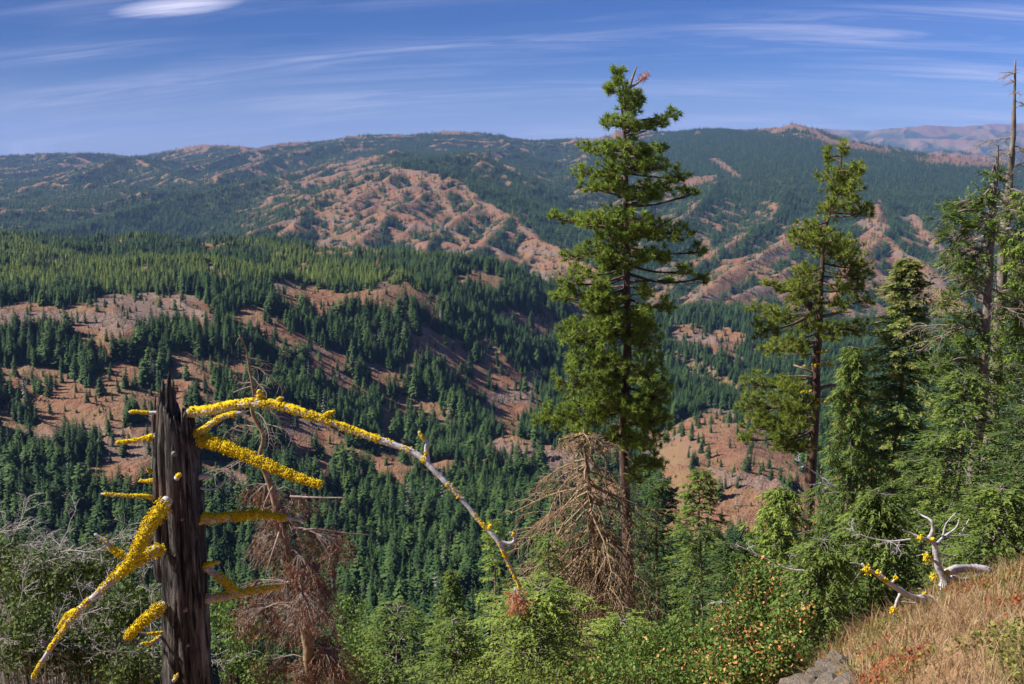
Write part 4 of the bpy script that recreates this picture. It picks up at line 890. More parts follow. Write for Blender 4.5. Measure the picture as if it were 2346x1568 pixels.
# broken-topped old firs on the right: two weathered trunks, bare spikes, tufts of live boughs
def old_fir(name, pts, D, label, clumps_, deadn, seed, bare_to):
    r_ = random.Random(seed); T = [at(X, Y, D) for X, Y, w in pts]; W = [w / FPX * D for _, _, w in pts]
    b = T[-1]; zb = gz(b[0], D) - .3; T.append(np.array((b[0] - .1, D, zb))); W.append(W[-1] * 1.2); org = np.array((b[0], D, zb))
    e = empty(name, tuple(org)); tag(e, label, 'tree'); g = Geo(); TT = spline(T, 40); WW = np.interp(np.linspace(0, 1, 40), np.linspace(0, 1, len(W)), W)
    g.tube(TT[::-1], WW[::-1], 8, 0, .1); g.build('trunk', (mt_fir_bark,), e, True, org)
    bd = Geo()
    for i in range(deadn):
        k = r_.random() ** 1.0; j = int(k * 26); a = r_.uniform(0, 6.28); L = (.25 + 1.9 * k) * r_.uniform(.5, 1.1)
        dead_bough(bd, TT[j], (math.cos(a), math.sin(a) * .7, r_.uniform(-.15, .35)), L, .012 + .010 * k, 1 if k < .3 else 2, .22, .35, 4, 0, r_)
    bd.build('dead_boughs', (mt_browntwig,), e, False, org)['kind'] = 'stuff'
    cr = Geo(); bw = Geo()
    for (X, Y, rx, ry, dy) in clumps_:
        c = at(X, Y, D + dy); j = int(np.argmin(abs(TT[:, 2] - (c[2] + .15 * abs(dy))))); att = TT[j]
        P = spline([att, (att + c) / 2 + np.array((0, 0, .18)), c], 8); bw.tube(P, np.linspace(.045, .014, 8), 5, 0, .1)
        n = max(5, int(rx * ry / 42)); v = unit(rng.normal(0, 1, (n, 3))); O = c + v * (rng.random(n) ** .5)[:, None] * np.array((rx, rx * .8, ry * .8)) / FPX * D
        for q in range(n): bw.tube([P[5], (P[5] + O[q]) / 2, O[q]], (.01, .008, .005), 3, cap=False)
        for rep in range(4):
            dv = unit(v * np.array((1, 1, .3)) + np.array((0, 0, -.1)) + rng.normal(0, .5, (n, 3)))
            snow_bunches(cr, O, dv, rng.uniform(.2, .36, n), 5, .10, .042, 0, np.clip(.35 + .35 * rng.random(n), 0, 1))
    cr.build('crown', (mt_fir_g,), e, False, org); bw.build('boughs', (mt_fir_bark,), e, True, org)['kind'] = 'stuff'
    return e
old_fir('old_fir', [(2326, 138, 1.5), (2324, 230, 3.5), (2320, 330, 6), (2312, 420, 8), (2300, 540, 10), (2292, 680, 12), (2284, 800, 13), (2276, 930, 14)], 25,
    'old fir with a tall bare grey spike of a top, the highest trunk at right', [(2370, 560, 46, 34, .4), (2400, 620, 50, 40, -.6), (2350, 640, 40, 30, .9), (2385, 700, 50, 36, .3), (2350, 760, 44, 34, -.8), (2380, 820, 46, 36, .4), (2330, 850, 40, 30, 1.0), (2260, 470, 20, 16, .5), (2340, 480, 30, 34, -.6), (2345, 560, 34, 40, -.9), (2330, 700, 36, 34, -.9)], 30, 21, 0)
old_fir('old_fir', [(2287, 335, 1.5), (2282, 420, 4), (2275, 500, 6), (2268, 600, 8), (2262, 700, 9), (2254, 800, 10), (2246, 930, 12)], 23,
    'old fir with a thin dead tip and tufted boughs reaching left, beside the highest trunk', [(2272, 400, 22, 20, 0), (2262, 440, 26, 18, .3), (2252, 452, 20, 14, -.2), (2160, 500, 24, 16, -.2), (2200, 470, 30, 16, .2), (2228, 478, 26, 18, .2), (2185, 548, 30, 22, -.3), (2215, 515, 28, 20, .4), (2245, 520, 30, 24, -.5), (2190, 590, 30, 22, .4), (2225, 600, 36, 26, -.4), (2250, 640, 36, 26, .6), (2205, 655, 34, 20, .2), (2180, 690, 32, 18, -.3), (2215, 730, 40, 26, .3), (2170, 770, 40, 22, .5), (2240, 780, 40, 28, -.6), (2200, 830, 46, 26, .2), (2250, 860, 40, 26, .6), (2150, 840, 34, 20, -.3)], 34, 22, 0)

# bare drooping dead tree beside the tall pine
def bare_tree():
    r_ = random.Random(4); D = 23.5; pts = [(1338, 985, 3), (1342, 1050, 5), (1350, 1120, 6), (1358, 1210, 7), (1368, 1310, 8), (1380, 1430, 9)]
    T = [at(X, Y, D) for X, Y, w in pts]; b = T[-1]; zb = gz(b[0], D) - .2; T.append(np.array((b[0], D, zb))); org = np.array((b[0], D, zb))
    e = empty('dead_tree', tuple(org)); tag(e, 'bare tan dead tree of drooping twigs left of the tall pine trunk', 'tree')
    g = Geo(); TT = spline(T, 30); g.tube(TT[::-1], np.linspace(.11, .03, 30), 7, 0, .08); g.build('trunk', (mt_twig,), e, True, org)
    g = Geo(); tips = []
    for i in range(88):
        k = r_.random(); j = 1 + int(k * 20); a = r_.uniform(0, 6.28); L = (.7 + 2.3 * min(1, k * 1.8)) * r_.uniform(.5, 1.15)
        P = dead_bough(g, TT[j], (math.cos(a) * 1.0, math.sin(a) * .8, -.1 - .95 * k), L, .032, 2, .26, .34, 4, 0, r_, .004); tips += list(P[1:])
    g.build('dead_boughs', (mt_twig,), e, False, org)['kind'] = 'stuff'
    tips = np.array(tips); tips = tips[rng.choice(len(tips), 420)]; g = Geo(); g.blobs(tips + rng.normal(0, .02, tips.shape), .018, 0, rng.random(len(tips))); g.build('lichen', (mt_lichen,), e, False, org)['kind'] = 'stuff'
bare_tree()

# rust-brown dead fir behind the snag
def rusty_fir():
    r_ = random.Random(8); D = 11.0; pts = [(548, 768, 1.5), (563, 800, 2.2), (572, 850, 3), (582, 905, 4), (578, 945, 5), (604, 1000, 5), (596, 1050, 6), (622, 1120, 8), (650, 1230, 10), (680, 1330, 12), (700, 1430, 13), (712, 1560, 14)]
    T = [at(X, Y, D) for X, Y, w in pts]; W = [w / FPX * D for _, _, w in pts]; b = T[-1]; zb = gz(b[0], D) - .2; T.append(np.array((b[0] + .1, D, zb))); W.append(W[-1]); org = np.array((b[0], D, zb))
    e = empty('dead_fir', tuple(org)); tag(e, 'dying fir with rust brown drooping needles and a crooked bare top, right behind the snag', 'tree')
    g = Geo(); TT = spline(T, 50); g.tube(TT[::-1], np.interp(np.linspace(1, 0, 50), np.linspace(0, 1, len(W)), W), 7, 0, .1); g.build('trunk', (mt_twig,), e, True, org)
    g = Geo(); nd = Geo()
    for i in range(14):
        j = 3 + int(r_.random() * 22); a = r_.uniform(0, 6.28); dead_bough(g, TT[j], (math.cos(a), math.sin(a), r_.uniform(-.4, .3)), r_.uniform(.2, .5) + .012 * j, .008, 1, .3, .5, 4, 0, r_, .002)
    MASS = [(640, 1190, 60, 36), (600, 1130, 50, 30), (690, 1150, 40, 24), (735, 1235, 60, 40), (770, 1260, 34, 36), (650, 1260, 70, 40), (600, 1250, 30, 40), (700, 1310, 60, 40), (640, 1350, 90, 40), (590, 1400, 60, 44), (700, 1400, 80, 50), (660, 1440, 70, 40), (730, 1470, 60, 40), (560, 1430, 30, 30), (760, 1520, 80, 46), (700, 1540, 60, 40), (620, 1530, 50, 30), (800, 1570, 50, 40), (740, 1350, 40, 40)]
    for (X, Y, rx, ry) in MASS:
        dy = r_.uniform(-.5, .5); c = at(X, Y, D + dy); j = int(np.argmin(abs(TT[:, 2] - c[2] - .15))); att = TT[j]
        P = spline([att, (att + c) / 2 + np.array((0, 0, .12)), c], 6); g.tube(P, np.linspace(.014, .006, 6), 4)
        n = int(rx * ry / 13); v = unit(rng.normal(0, 1, (n, 3))); O = c + v * (rng.random(n) ** .5)[:, None] * np.array((rx, rx * .7, ry)) / FPX * D
        dv = unit(v * np.array((.6, .5, .1)) + np.array((0, 0, -.9)) + rng.normal(0, .35, (n, 3))); L = rng.uniform(.10, .22, n)
        for q in range(n):
            if q % 4 == 0: g.tube([P[3], (P[3] + O[q]) / 2 + np.array((0, 0, .02)), O[q]], (.004, .003, .002), 3, cap=False)
        red = rng.random() * .5 + .35
        for k in range(7):
            f = k / 7; o = O + dv * (L * f)[:, None]; d = unit(dv + rng.normal(0, .55, (n, 3))); isr = rng.random(n) < red
            g.clumps(o[~isr], d[~isr], .07, .0055, 0, .3); nd.clumps(o[isr], d[isr], .06, .010, 0, rng.random(isr.sum()))
        g.clumps(O, dv, L, .006)
    for pts_, r0 in (([(665, 1138, -.3), (720, 1140, -.4), (795, 1141, -.5)], 3.2), ([(735, 1141, -.4), (752, 1155, -.4), (762, 1172, -.4)], 2.4), ([(690, 1215, -.3), (730, 1213, -.3), (790, 1222, -.2), (850, 1226, -.1)], 3.2), ([(745, 1410, -.4), (768, 1440, -.5), (772, 1475, -.5)], 4), ([(560, 890, 0), (585, 885, 0), (620, 890, 0)], 1.8), ([(535, 900, 0), (565, 890, 0), (590, 905, 0)], 1.6), ([(625, 1115, -.2), (608, 1150, -.3), (600, 1180, -.3)], 2.6), ([(640, 1220, -.3), (620, 1280, -.5), (608, 1320, -.5)], 2.6), ([(540, 790, 0), (548, 775, 0), (556, 790, 0)], 1.2)):
        limb(g, [at(X, Y, D + dd) for X, Y, dd in pts_], r0 / FPX * D, 1.2 / FPX * D, 5)
    g.build('dead_twigs', (mt_browntwig,), e, False, org)['kind'] = 'stuff'; nd.build('needles', (mt_rustn,), e, False, org)['kind'] = 'stuff'
rusty_fir()

# ------------------------------------------------------------------ broken grey snag with lichen-covered boughs
def snag():
    D = 6.0; sc = D / FPX; r_ = random.Random(12)
    def C(Y): return np.interp(Y, [840, 940, 1050, 1200, 1400, 1568, 1800], [392, 405, 412, 420, 428, 432, 436])
    def Wd(Y): return np.interp(Y, [840, 940, 1050, 1200, 1400, 1568, 1800], [38, 40, 45, 47, 51, 56, 62])
    b = at(434, 1568, D); zb = gz(b[0], D) - .2; org = np.array((b[0], D, zb))
    e = empty('snag', tuple(org)); tag(e, 'broken weathered grey snag with a splintered top and yellow lichen on its boughs', 'dead tree')
    M = Mat('weathered_snag', .82, .25); v = M.scaled(M.pos(), (1, 1, .10)); n = M.noise(26, 7, v, .7, 1.2); n2 = M.noise(9, 4, M.scaled(M.pos(), (1, 1, .22))); n3 = M.noise(5, 3)
    c = M.mix(M.ramp(n, .45, .72), (.012, .010, .009), (.27, .25, .23)); c = M.mix(M.ramp(n2, .52, .70), c, (.035, .028, .026)); c = M.mix(M.math('MULTIPLY', M.ramp(n3, .55, .7), .6), c, (.16, .10, .075))
    M.color(c); M.bump(M.math('ADD', n, M.math('MULTIPLY', n2, .8)), 1.0, .035); sm = M.m
    # body: ribbed column whose rim is torn, high at the left, low at the right
    nth = 96; th = np.arange(nth) / nth * 2 * math.pi; nz = 110
    ztop = at(405, 938, D)[2]; zbot = zb
    rim = 0.10 * (fbm(th * 3.1, th * 0 + 4, 4) ) + .05 * np.cos(th - math.pi * 1.1) - .02
    rimz = ztop + rim + .02 * rng.normal(0, 1, nth)
    s_ = np.linspace(0, 1, nz)[:, None]
    Zs = zbot + (rimz[None] - zbot) * s_
    Ys = 784 - FPX * ((Zs * CP + D * SP) / (D * CP - Zs * SP))
    cxw = (C(Ys) - 1173) * (D * CP - Zs * SP) / FPX; rad = Wd(Ys) * (D * CP - Zs * SP) / FPX
    rib = 1 + .035 * np.sin(th * 7 + 2.5 * np.sin(Zs * 2.2)) + .07 * np.sin(th * 3 + 1 + Zs * 1.1) + .10 * fbm(th[None] * 1.3 + 7, Zs * 1.6, 3) + .035 * fbm(th[None] * 6 + 3, Zs * 1.5, 3) * 2
    crack = np.zeros_like(Zs)
    for a0, w_, z0, z1, dp in ((4.05, .10, -2.6, -1.6, .30), (4.95, .07, -3.6, -1.9, .22), (3.5, .08, -3.4, -2.2, .2), (5.4, .06, -3.0, -1.5, .2), (4.45, .05, -3.5, -2.7, .22)):
        aa = a0 + .12 * np.sin(Zs * 3 + a0); crack += dp * np.exp(-((th[None] - aa) / w_) ** 2) * np.clip((Zs - z0) * 5, 0, 1) * np.clip((z1 - Zs) * 5, 0, 1)
    rr_ = rad * rib * (1 - crack) * (1 - .10 * np.clip((s_ - .93) / .07, 0, 1))
    X = cxw + rr_ * np.cos(th); Yw = D + rr_ * np.sin(th)
    V = np.stack([X, Yw, Zs], -1)
    inner = V[-1:].copy(); V2 = [V]
    for dz, kf in ((-.03, .78), (-.25, .62), (-.5, .45)):
        q = V[-1:].copy(); q[..., 0] = cxw[-1] + (q[..., 0] - cxw[-1]) * kf; q[..., 1] = D + (q[..., 1] - D) * kf; q[..., 2] += dz; V2.append(q)
    V = np.concatenate(V2); m = V.shape[0]; idx = np.arange(m * nth).reshape(m, nth); nx = np.roll(idx, -1, 1)
    F = np.stack([idx[:-1], nx[:-1], nx[1:], idx[1:]], -1).reshape(-1, 4)
    link('trunk', mesh_np('trunk', V.reshape(-1, 3) - org, F, mats=(sm,), smooth=True), e)
    # torn splinters standing above the break, and down the left side
    for (xs, y0, y1, w0, dy) in (([366, 364, 362, 368], 1330, 893, 13, -.02), ([385, 384, 386, 388], 1120, 848, 11, .02), ([372, 372, 374, 373], 1000, 868, 8, .05), ([397, 399, 398, 396], 1000, 872, 7, .06), ([356, 355, 354, 356], 1150, 905, 7, .03), ([431, 432, 430, 428], 1000, 925, 7, .02)):
        g = Geo(); P = [at(x_ , y0 + (y1 - y0) * k / 3, D + dy) for k, x_ in enumerate(xs)]; P = spline(P, 16); w = w0 * sc * np.array([1, 1, 1.05, 1, 1.05, 1, .95, 1, .9, .9, .8, .8, .7, .5, .35, .1])
        g.tube(P, w, 7, 0, .16); g.build('splinter', (sm,), e, False, org)
    # boughs: (points X, Y, extra distance), start and end width, lichen spans along the length with coverage
    B = [
     ([(432, 946, 0), (480, 942, -.05), (530, 931, -.1), (585, 924, -.16), (640, 930, -.2), (700, 948, -.26), (760, 968, -.3), (830, 995, -.35), (900, 1018, -.4), (960, 1044, -.45), (1000, 1085, -.5), (1050, 1135, -.55), (1100, 1195, -.6), (1142, 1242, -.65), (1164, 1290, -.65), (1180, 1322, -.65), (1194, 1352, -.65)], 13, 3.5, [(0, .2, 1.0, 1), (.2, .34, 1.3, 1), (.34, .52, 1.1, 1), (.52, .60, .3, 1), (.62, .64, .8, 1), (.70, .75, .5, 1), (.80, .84, .6, 1), (.88, 1.0, .9, 1)]),
     ([(980, 1058, -.47), (976, 1030, -.48), (978, 1014, -.48), (967, 1000, -.48), (960, 990, -.48)], 6, 4, [(.1, .4, .4, 1), (.75, 1, 1.4, 1)]),
     ([(1136, 1236, -.64), (1150, 1243, -.64), (1166, 1246, -.64), (1178, 1240, -.64), (1176, 1226, -.64), (1168, 1220, -.64)], 6.5, 2.5, [(.8, 1, .7, 1)]),
     ([(1118, 1214, -.62), (1124, 1204, -.62)], 5, 3, [(0, 1, 1.2, 1)]),
     ([(590, 922, -.16), (598, 905, -.17), (592, 897, -.18)], 9, 6, [(0, 1, 1.8, 1)]), ([(628, 928, -.19), (640, 915, -.2), (650, 912, -.2)], 6, 3, [(0, 1, .8, 1)]),
     ([(740, 960, -.29), (752, 948, -.3), (768, 943, -.3)], 6, 3, [(0, 1, 1.4, 1)]),
     ([(445, 998, 0), (468, 984, -.05), (500, 960, -.1), (530, 950, -.13), (560, 944, -.15)], 9, 5, [(0, .9, 1.5, 1)]),
     ([(455, 1008, 0), (500, 1018, -.08), (560, 1042, -.14), (610, 1064, -.2), (670, 1090, -.25), (735, 1112, -.3)], 13, 7, [(0.03, 1, 2.3, 1)]),
     ([(362, 946, 0), (330, 946, 0), (312, 944, 0), (296, 945, 0)], 5, 3.5, [(.4, 1, 1.1, 1)]),
     ([(362, 998, 0), (340, 1004, 0), (310, 1010, 0), (270, 1014, 0)], 8, 4, [(.1, 1, 1.5, 1)]),
     ([(362, 1100, 0), (340, 1103, 0), (322, 1102, 0)], 6, 3, [(.1, 1, 1.4, 1)]), ([(362, 1082, 0), (348, 1080, 0), (336, 1076, 0)], 6, 3, [(.2, 1, 1.2, 1)]),
     ([(372, 1160, 0), (355, 1145, -.02), (335, 1138, -.04), (290, 1136, -.06), (232, 1132, -.08)], 6, 3, [(.1, .5, 1.2, 1), (.5, .95, .8, 1)]),
     ([(385, 1145, -.13), (362, 1180, -.22), (340, 1210, -.28), (318, 1258, -.34), (298, 1292, -.38), (262, 1325, -.42), (215, 1368, -.46), (170, 1410, -.5), (145, 1445, -.52), (110, 1495, -.54), (85, 1535, -.56), (74, 1556, -.57)], 15, 4, [(.03, .42, 2.2, 1), (.42, .62, .8, 1), (.62, .86, 1.1, 1), (.92, 1, 1.2, 1)]),
     ([(372, 1262, -.1), (350, 1264, -.2), (325, 1280, -.28), (300, 1294, -.36)], 13, 8, [(.12, 1, 2.2, 1)]),
     ([(292, 1278, -.36), (262, 1262, -.36), (240, 1240, -.36), (217, 1224, -.36)], 9, 3.5, [(0, .5, 1.6, 1), (.5, .85, .6, 1)]),
     ([(175, 1402, -.49), (155, 1412, -.49), (135, 1438, -.49)], 8, 4, [(0, 1, 1.7, 1)]),
     ([(378, 1386, -.1), (352, 1405, -.16), (318, 1434, -.22), (290, 1462, -.26)], 12, 8, [(.05, 1, 2.2, 1)]),
     ([(376, 1450, -.05), (356, 1452, -.1), (335, 1452, -.15), (300, 1445, -.2)], 4, 1.5, [(0, .5, 1.4, 1)]),
     ([(376, 1450, -.0), (350, 1472, -.1), (322, 1476, -.15)], 7, 3, [(0.4, 1, .7, 1)]),
     ([(455, 1190, 0), (500, 1188, -.02), (545, 1183, -.04), (600, 1178, -.06), (645, 1186, -.08), (690, 1192, -.1)], 14, 4, [(.0, .36, 1.0, 1), (.36, .86, 2.0, 1)]),
     ([(458, 1296, 0), (480, 1294, -.04), (502, 1288, -.06)], 6, 3.5, [(.3, 1, 1.3, 1)]),
     ([(458, 1292, 0), (485, 1310, -.03), (512, 1330, -.05), (545, 1362, -.08)], 10, 9, [(.1, .5, .6, 1), (.5, 1, 1.9, 1)]),
     ([(460, 1374, 0), (520, 1366, -.03), (565, 1357, -.06), (605, 1350, -.08), (645, 1345, -.1)], 14, 5, [(.0, .45, .5, 1), (.45, .97, 1.5, 1)]),
     ([(452, 1094, 0), (470, 1092, -.02), (490, 1092, -.03)], 10, 3, []), ([(455, 1118, 0), (492, 1120, 0), (535, 1090, 0)], 4, 1.5, []),
     ([(372, 1160, -.14), (380, 1152, -.16), (388, 1156, -.16)], 8, 5, []), ([(405, 1096, -.13), (412, 1088, -.17)], 8, 4, [(.3, 1, .8, 1)]), ([(398, 1560, -.14), (408, 1545, -.19)], 6, 3, [(.3, 1, .5, 1)]), ([(458, 1200, -.1), (464, 1198, -.12)], 5, 3, [(0, 1, .3, 1)]),
    ]
    for pts, w0, w1, lich in B:
        P = spline([at(X, Y, D + dd) for X, Y, dd in pts], max(8, len(pts) * 4)); g = Geo(); g.tube(P - 0, np.linspace(w0, w1, len(P)) * .85 * sc, 9, 0, .09); br = g.build('branch', (mt_grey_wood,), e, True, org)
        seg = np.linalg.norm(np.diff(P, axis=0), axis=1); cum = np.concatenate([[0], np.cumsum(seg)]); Ltot = cum[-1]
        lg = Geo()
        for (f0, f1, cov, _) in lich:
            if cov >= 1.0:
                q = np.linspace(f0 + .01, f1 - .01, max(6, int((f1 - f0) * Ltot / .012))) * Ltot; cc = np.stack([np.interp(q, cum, P[:, k]) for k in range(3)], -1)
                rq = np.interp(q / Ltot, [0, 1], [w0, w1]) * .85 * sc; lump = 1 + .22 * vnoise(q / .02, q * 0 + w0 * 3.1) * 2
                up_ = .0 if cov > 1.9 else .45
                lg.tube(cc + np.array((-.1, -.15, 1.0)) * (rq * up_)[:, None], rq * (1.16 if cov > 1.9 else .86) * lump, 9, 0, .13, .5)
            n = int((f1 - f0) * Ltot / sc * cov * 7.5) + 2; u = rng.uniform(f0, f1, n) * Ltot; u = u[(vnoise(u / .045, u * 0 + w0) > -.22) | (rng.random(n) < .35)]; n = len(u); u += .012 * np.sin(u * 60)
            c = np.stack([np.interp(u, cum, P[:, k]) for k in range(3)], -1); rw = np.interp(u / Ltot, [0, 1], [w0, w1]) * .85 * sc
            a = unit(rng.normal(0, 1, (n, 3)) + np.array((-.25, -.25, .55 if cov < 1.2 else .2)))
            O = c + a * rw[:, None] * rng.uniform(.8, 1.45 if cov < 1.9 else 1.95, (n, 1)); lg.blobs(O, .0046, 0, rng.random(n))
        if lich and lg.n: o = lg.build('lichen', (mt_lichen,), br, False, org)
    return e
e_snag = snag()
def knots(e):
    for X, Y, w in ((398, 1040, 7), (418, 1190, 5), (424, 1398, 7), (430, 1478, 6), (402, 1272, 5)):
        c = at(X, Y, 5.87); s_ = 6 / FPX; g = Geo(); g.tube([c + np.array((0, .06, -.01)), c + np.array((0, .0, 0)), c + np.array((.002, -.02, .004))], [w * 1.3 * s_, w * .9 * s_, w * .45 * s_], 8, 0, .18)
        g.build('knot', (mt_fir_bark,), e, True, np.array(e.location))
knots(e_snag)

# ------------------------------------------------------------------ dry grass shoulder
def grass_and_cover():
    def place(n, y0, y1, t0, t1):
        y = rng.uniform(y0 ** .5, y1 ** .5, n) ** 2; t = rng.uniform(t0, t1, n); return t * y, y
    def blades(name, n, hgt, wid, cols, label, cat, msk=None, bend=.5, y1=14, t0=.14):
        x, y = place(n, 2.0, y1, t0, .85)
        if msk is not None: k = msk(x, y); x, y = x[k], y[k]
        clx = x + .07 * rng.normal(0, 1, len(x)); z = near_h(clx, y) - .01; n = len(x); h = hgt * rng.uniform(.45, 1.35, n)
        a = rng.uniform(0, 6.28, n); d = np.stack([np.cos(a), np.sin(a), 0 * a], -1) + np.array((-.25, -.1, 0)); s = np.stack([-np.sin(a), np.cos(a), 0 * a], -1); w = (wid * rng.uniform(.6, 1.3, n) * np.clip(y / 5, .6, 2))[:, None]
        O = np.stack([clx, y, z], -1); bnd = (bend * rng.uniform(.1, 1.2, n) * h)[:, None]
        M1 = O + d * bnd * .35 + np.array((0, 0, 1)) * (h * .55)[:, None]; Tp = O + d * bnd + np.array((0, 0, 1)) * (h * rng.uniform(.75, 1, n))[:, None]
        V = np.stack([O - s * w / 2, O + s * w / 2, M1 + s * w * .35, M1 - s * w * .35, Tp], 1).reshape(-1, 3); i = np.arange(n)[:, None] * 5
        F = np.concatenate([i + np.array([[0, 1, 2]]), i + np.array([[0, 2, 3]]), i + np.array([[3, 2, 4]])])
        tone = np.clip(.5 + .9 * fbm(x / .9, y / .9, 3) + rng.normal(0, .18, n), 0, 1)
        M = Mat(name + '_blades', .8, .2); tn = M.attr('tone'); c = M.mix(M.ramp(tn, 0, .5), cols[0], cols[1]); c = M.mix(M.ramp(tn, .5, 1), c, cols[2]); M.color(c); M.translucent(c, .25)
        tag(link(name, mesh_np(name, V, F, None, (M.m,), False, {'tone': np.repeat(tone, 5)})), label, cat, kind='stuff')
    blades('dry_grass', 42000, .13, .006, ((.24, .13, .06), (.36, .25, .135), (.50, .39, .23)), 'dry straw coloured grass on the shoulder at the bottom right', 'grass', bend=1.3)
    blades('tall_grass', 3000, .26, .006, ((.28, .17, .08), (.44, .33, .18), (.56, .45, .28)), 'taller dry grass stems along the edge of the slope', 'grass', lambda x, y: (fbm(x / .7 + 9, y / .7, 2) > .05) & (y > 3), bend=.4)
    blades('green_grass', 9000, .20, .007, ((.10, .13, .03), (.17, .20, .055), (.26, .27, .09)), 'green grass tufts among the dry grass', 'grass', lambda x, y: (fbm(x / .8 + 3, y / .8 + 8, 3) > .12) | ((y > 7) & (rng.random(len(x)) < .35)), bend=.5)
    # low red and yellow-green ground cover
    x, y = place(90000, 2.0, 11, .14, .8); f = fbm(x / .6 + 20, y / .6, 3); k = (f > .0 - .34 * np.clip(1 - (x / y - .2) / .25, 0, 1) - .2 * (y < 4)); x, y = x[k], y[k]; z = near_h(x, y) + .09 * rng.random(len(x)) ** .7
    for nm, lo, hi, cols, lab, cat in (('red_groundcover', .62, 9, ((.24, .055, .025), (.42, .14, .05)), 'low orange red leaves of ground cover in the dry grass', 'ground cover'), ('green_groundcover', -9, .62, ((.09, .11, .02), (.30, .30, .07)), 'low yellow green ground cover leaves at the slope edge', 'ground cover')):
        q = .5 + fbm(x / .35 + 40, y / .35, 3) + rng.normal(0, .08, len(x)); s = (q > lo) & (q <= hi); g = Geo(); g.leaves(np.stack([x, y, z], -1)[s], .026, 0, rng.random(s.sum()))
        tag(g.build(nm, (foliage(nm + '_leaf', cols[0], cols[1], None, .3),)), lab, cat, kind='stuff')
grass_and_cover()

# ------------------------------------------------------------------ rocky outcrop below the grass
def stone_mesh(seed, k=1.0):
    import bmesh
    r_ = random.Random(seed); bm = bmesh.new(); bmesh.ops.create_icosphere(bm, subdivisions=2, radius=1)
    planes = [(Vector((r_.gauss(0, 1), r_.gauss(0, 1), r_.gauss(0, .8))).normalized(), r_.uniform(.45, .8)) for _ in range(12)]
    for v in bm.verts:
        for n_, d_ in planes:
            q = v.co.dot(n_) - d_
            if q > 0: v.co -= n_ * q
        v.co *= k * r_.uniform(.97, 1.03)
    me = bpy.data.meshes.new('rock'); bm.to_mesh(me); bm.free(); return me
def rocks():
    M = Mat('grey_rock', .9, .2); n = M.noise(18, 5); n2 = M.noise(4, 3); c = M.mix(M.ramp(n, .35, .65), (.03, .026, .023), (.17, .15, .13)); c = M.mix(M.ramp(n2, .5, .7), c, (.20, .14, .10)); M.color(c); M.bump(n, .5, .01)
    ms = [stone_mesh(s) for s in range(5)]
    for m_ in ms: m_.materials.append(M.m)
    c0 = at(1905, 1470, 6.0); org = np.array((c0[0], c0[1], gz(c0[0], c0[1]))); e = empty('rock_outcrop', tuple(org)); tag(e, 'broken grey rock outcrop between the dry grass and the orange-leaved bush', 'rocks')
    r_ = random.Random(5)
    for i in range(70):
        t = r_.uniform(.285, .375); y = r_.uniform(4.9, 7.3); x = t * y; s = r_.choice((.04, .06, .08, .11, .14)) * r_.uniform(.8, 1.2); o = link('rock', ms[i % 5], e)
        o.location = (x - org[0], y - org[1], gz(x, y) - org[2] + s * .1 + .05 * (r_.random())); o.scale = (s * r_.uniform(.8, 1.5), s, s * r_.uniform(.6, .9)); o.rotation_euler = (r_.uniform(-1, 1), r_.uniform(-1, 1), r_.uniform(0, 6.28))
rocks()

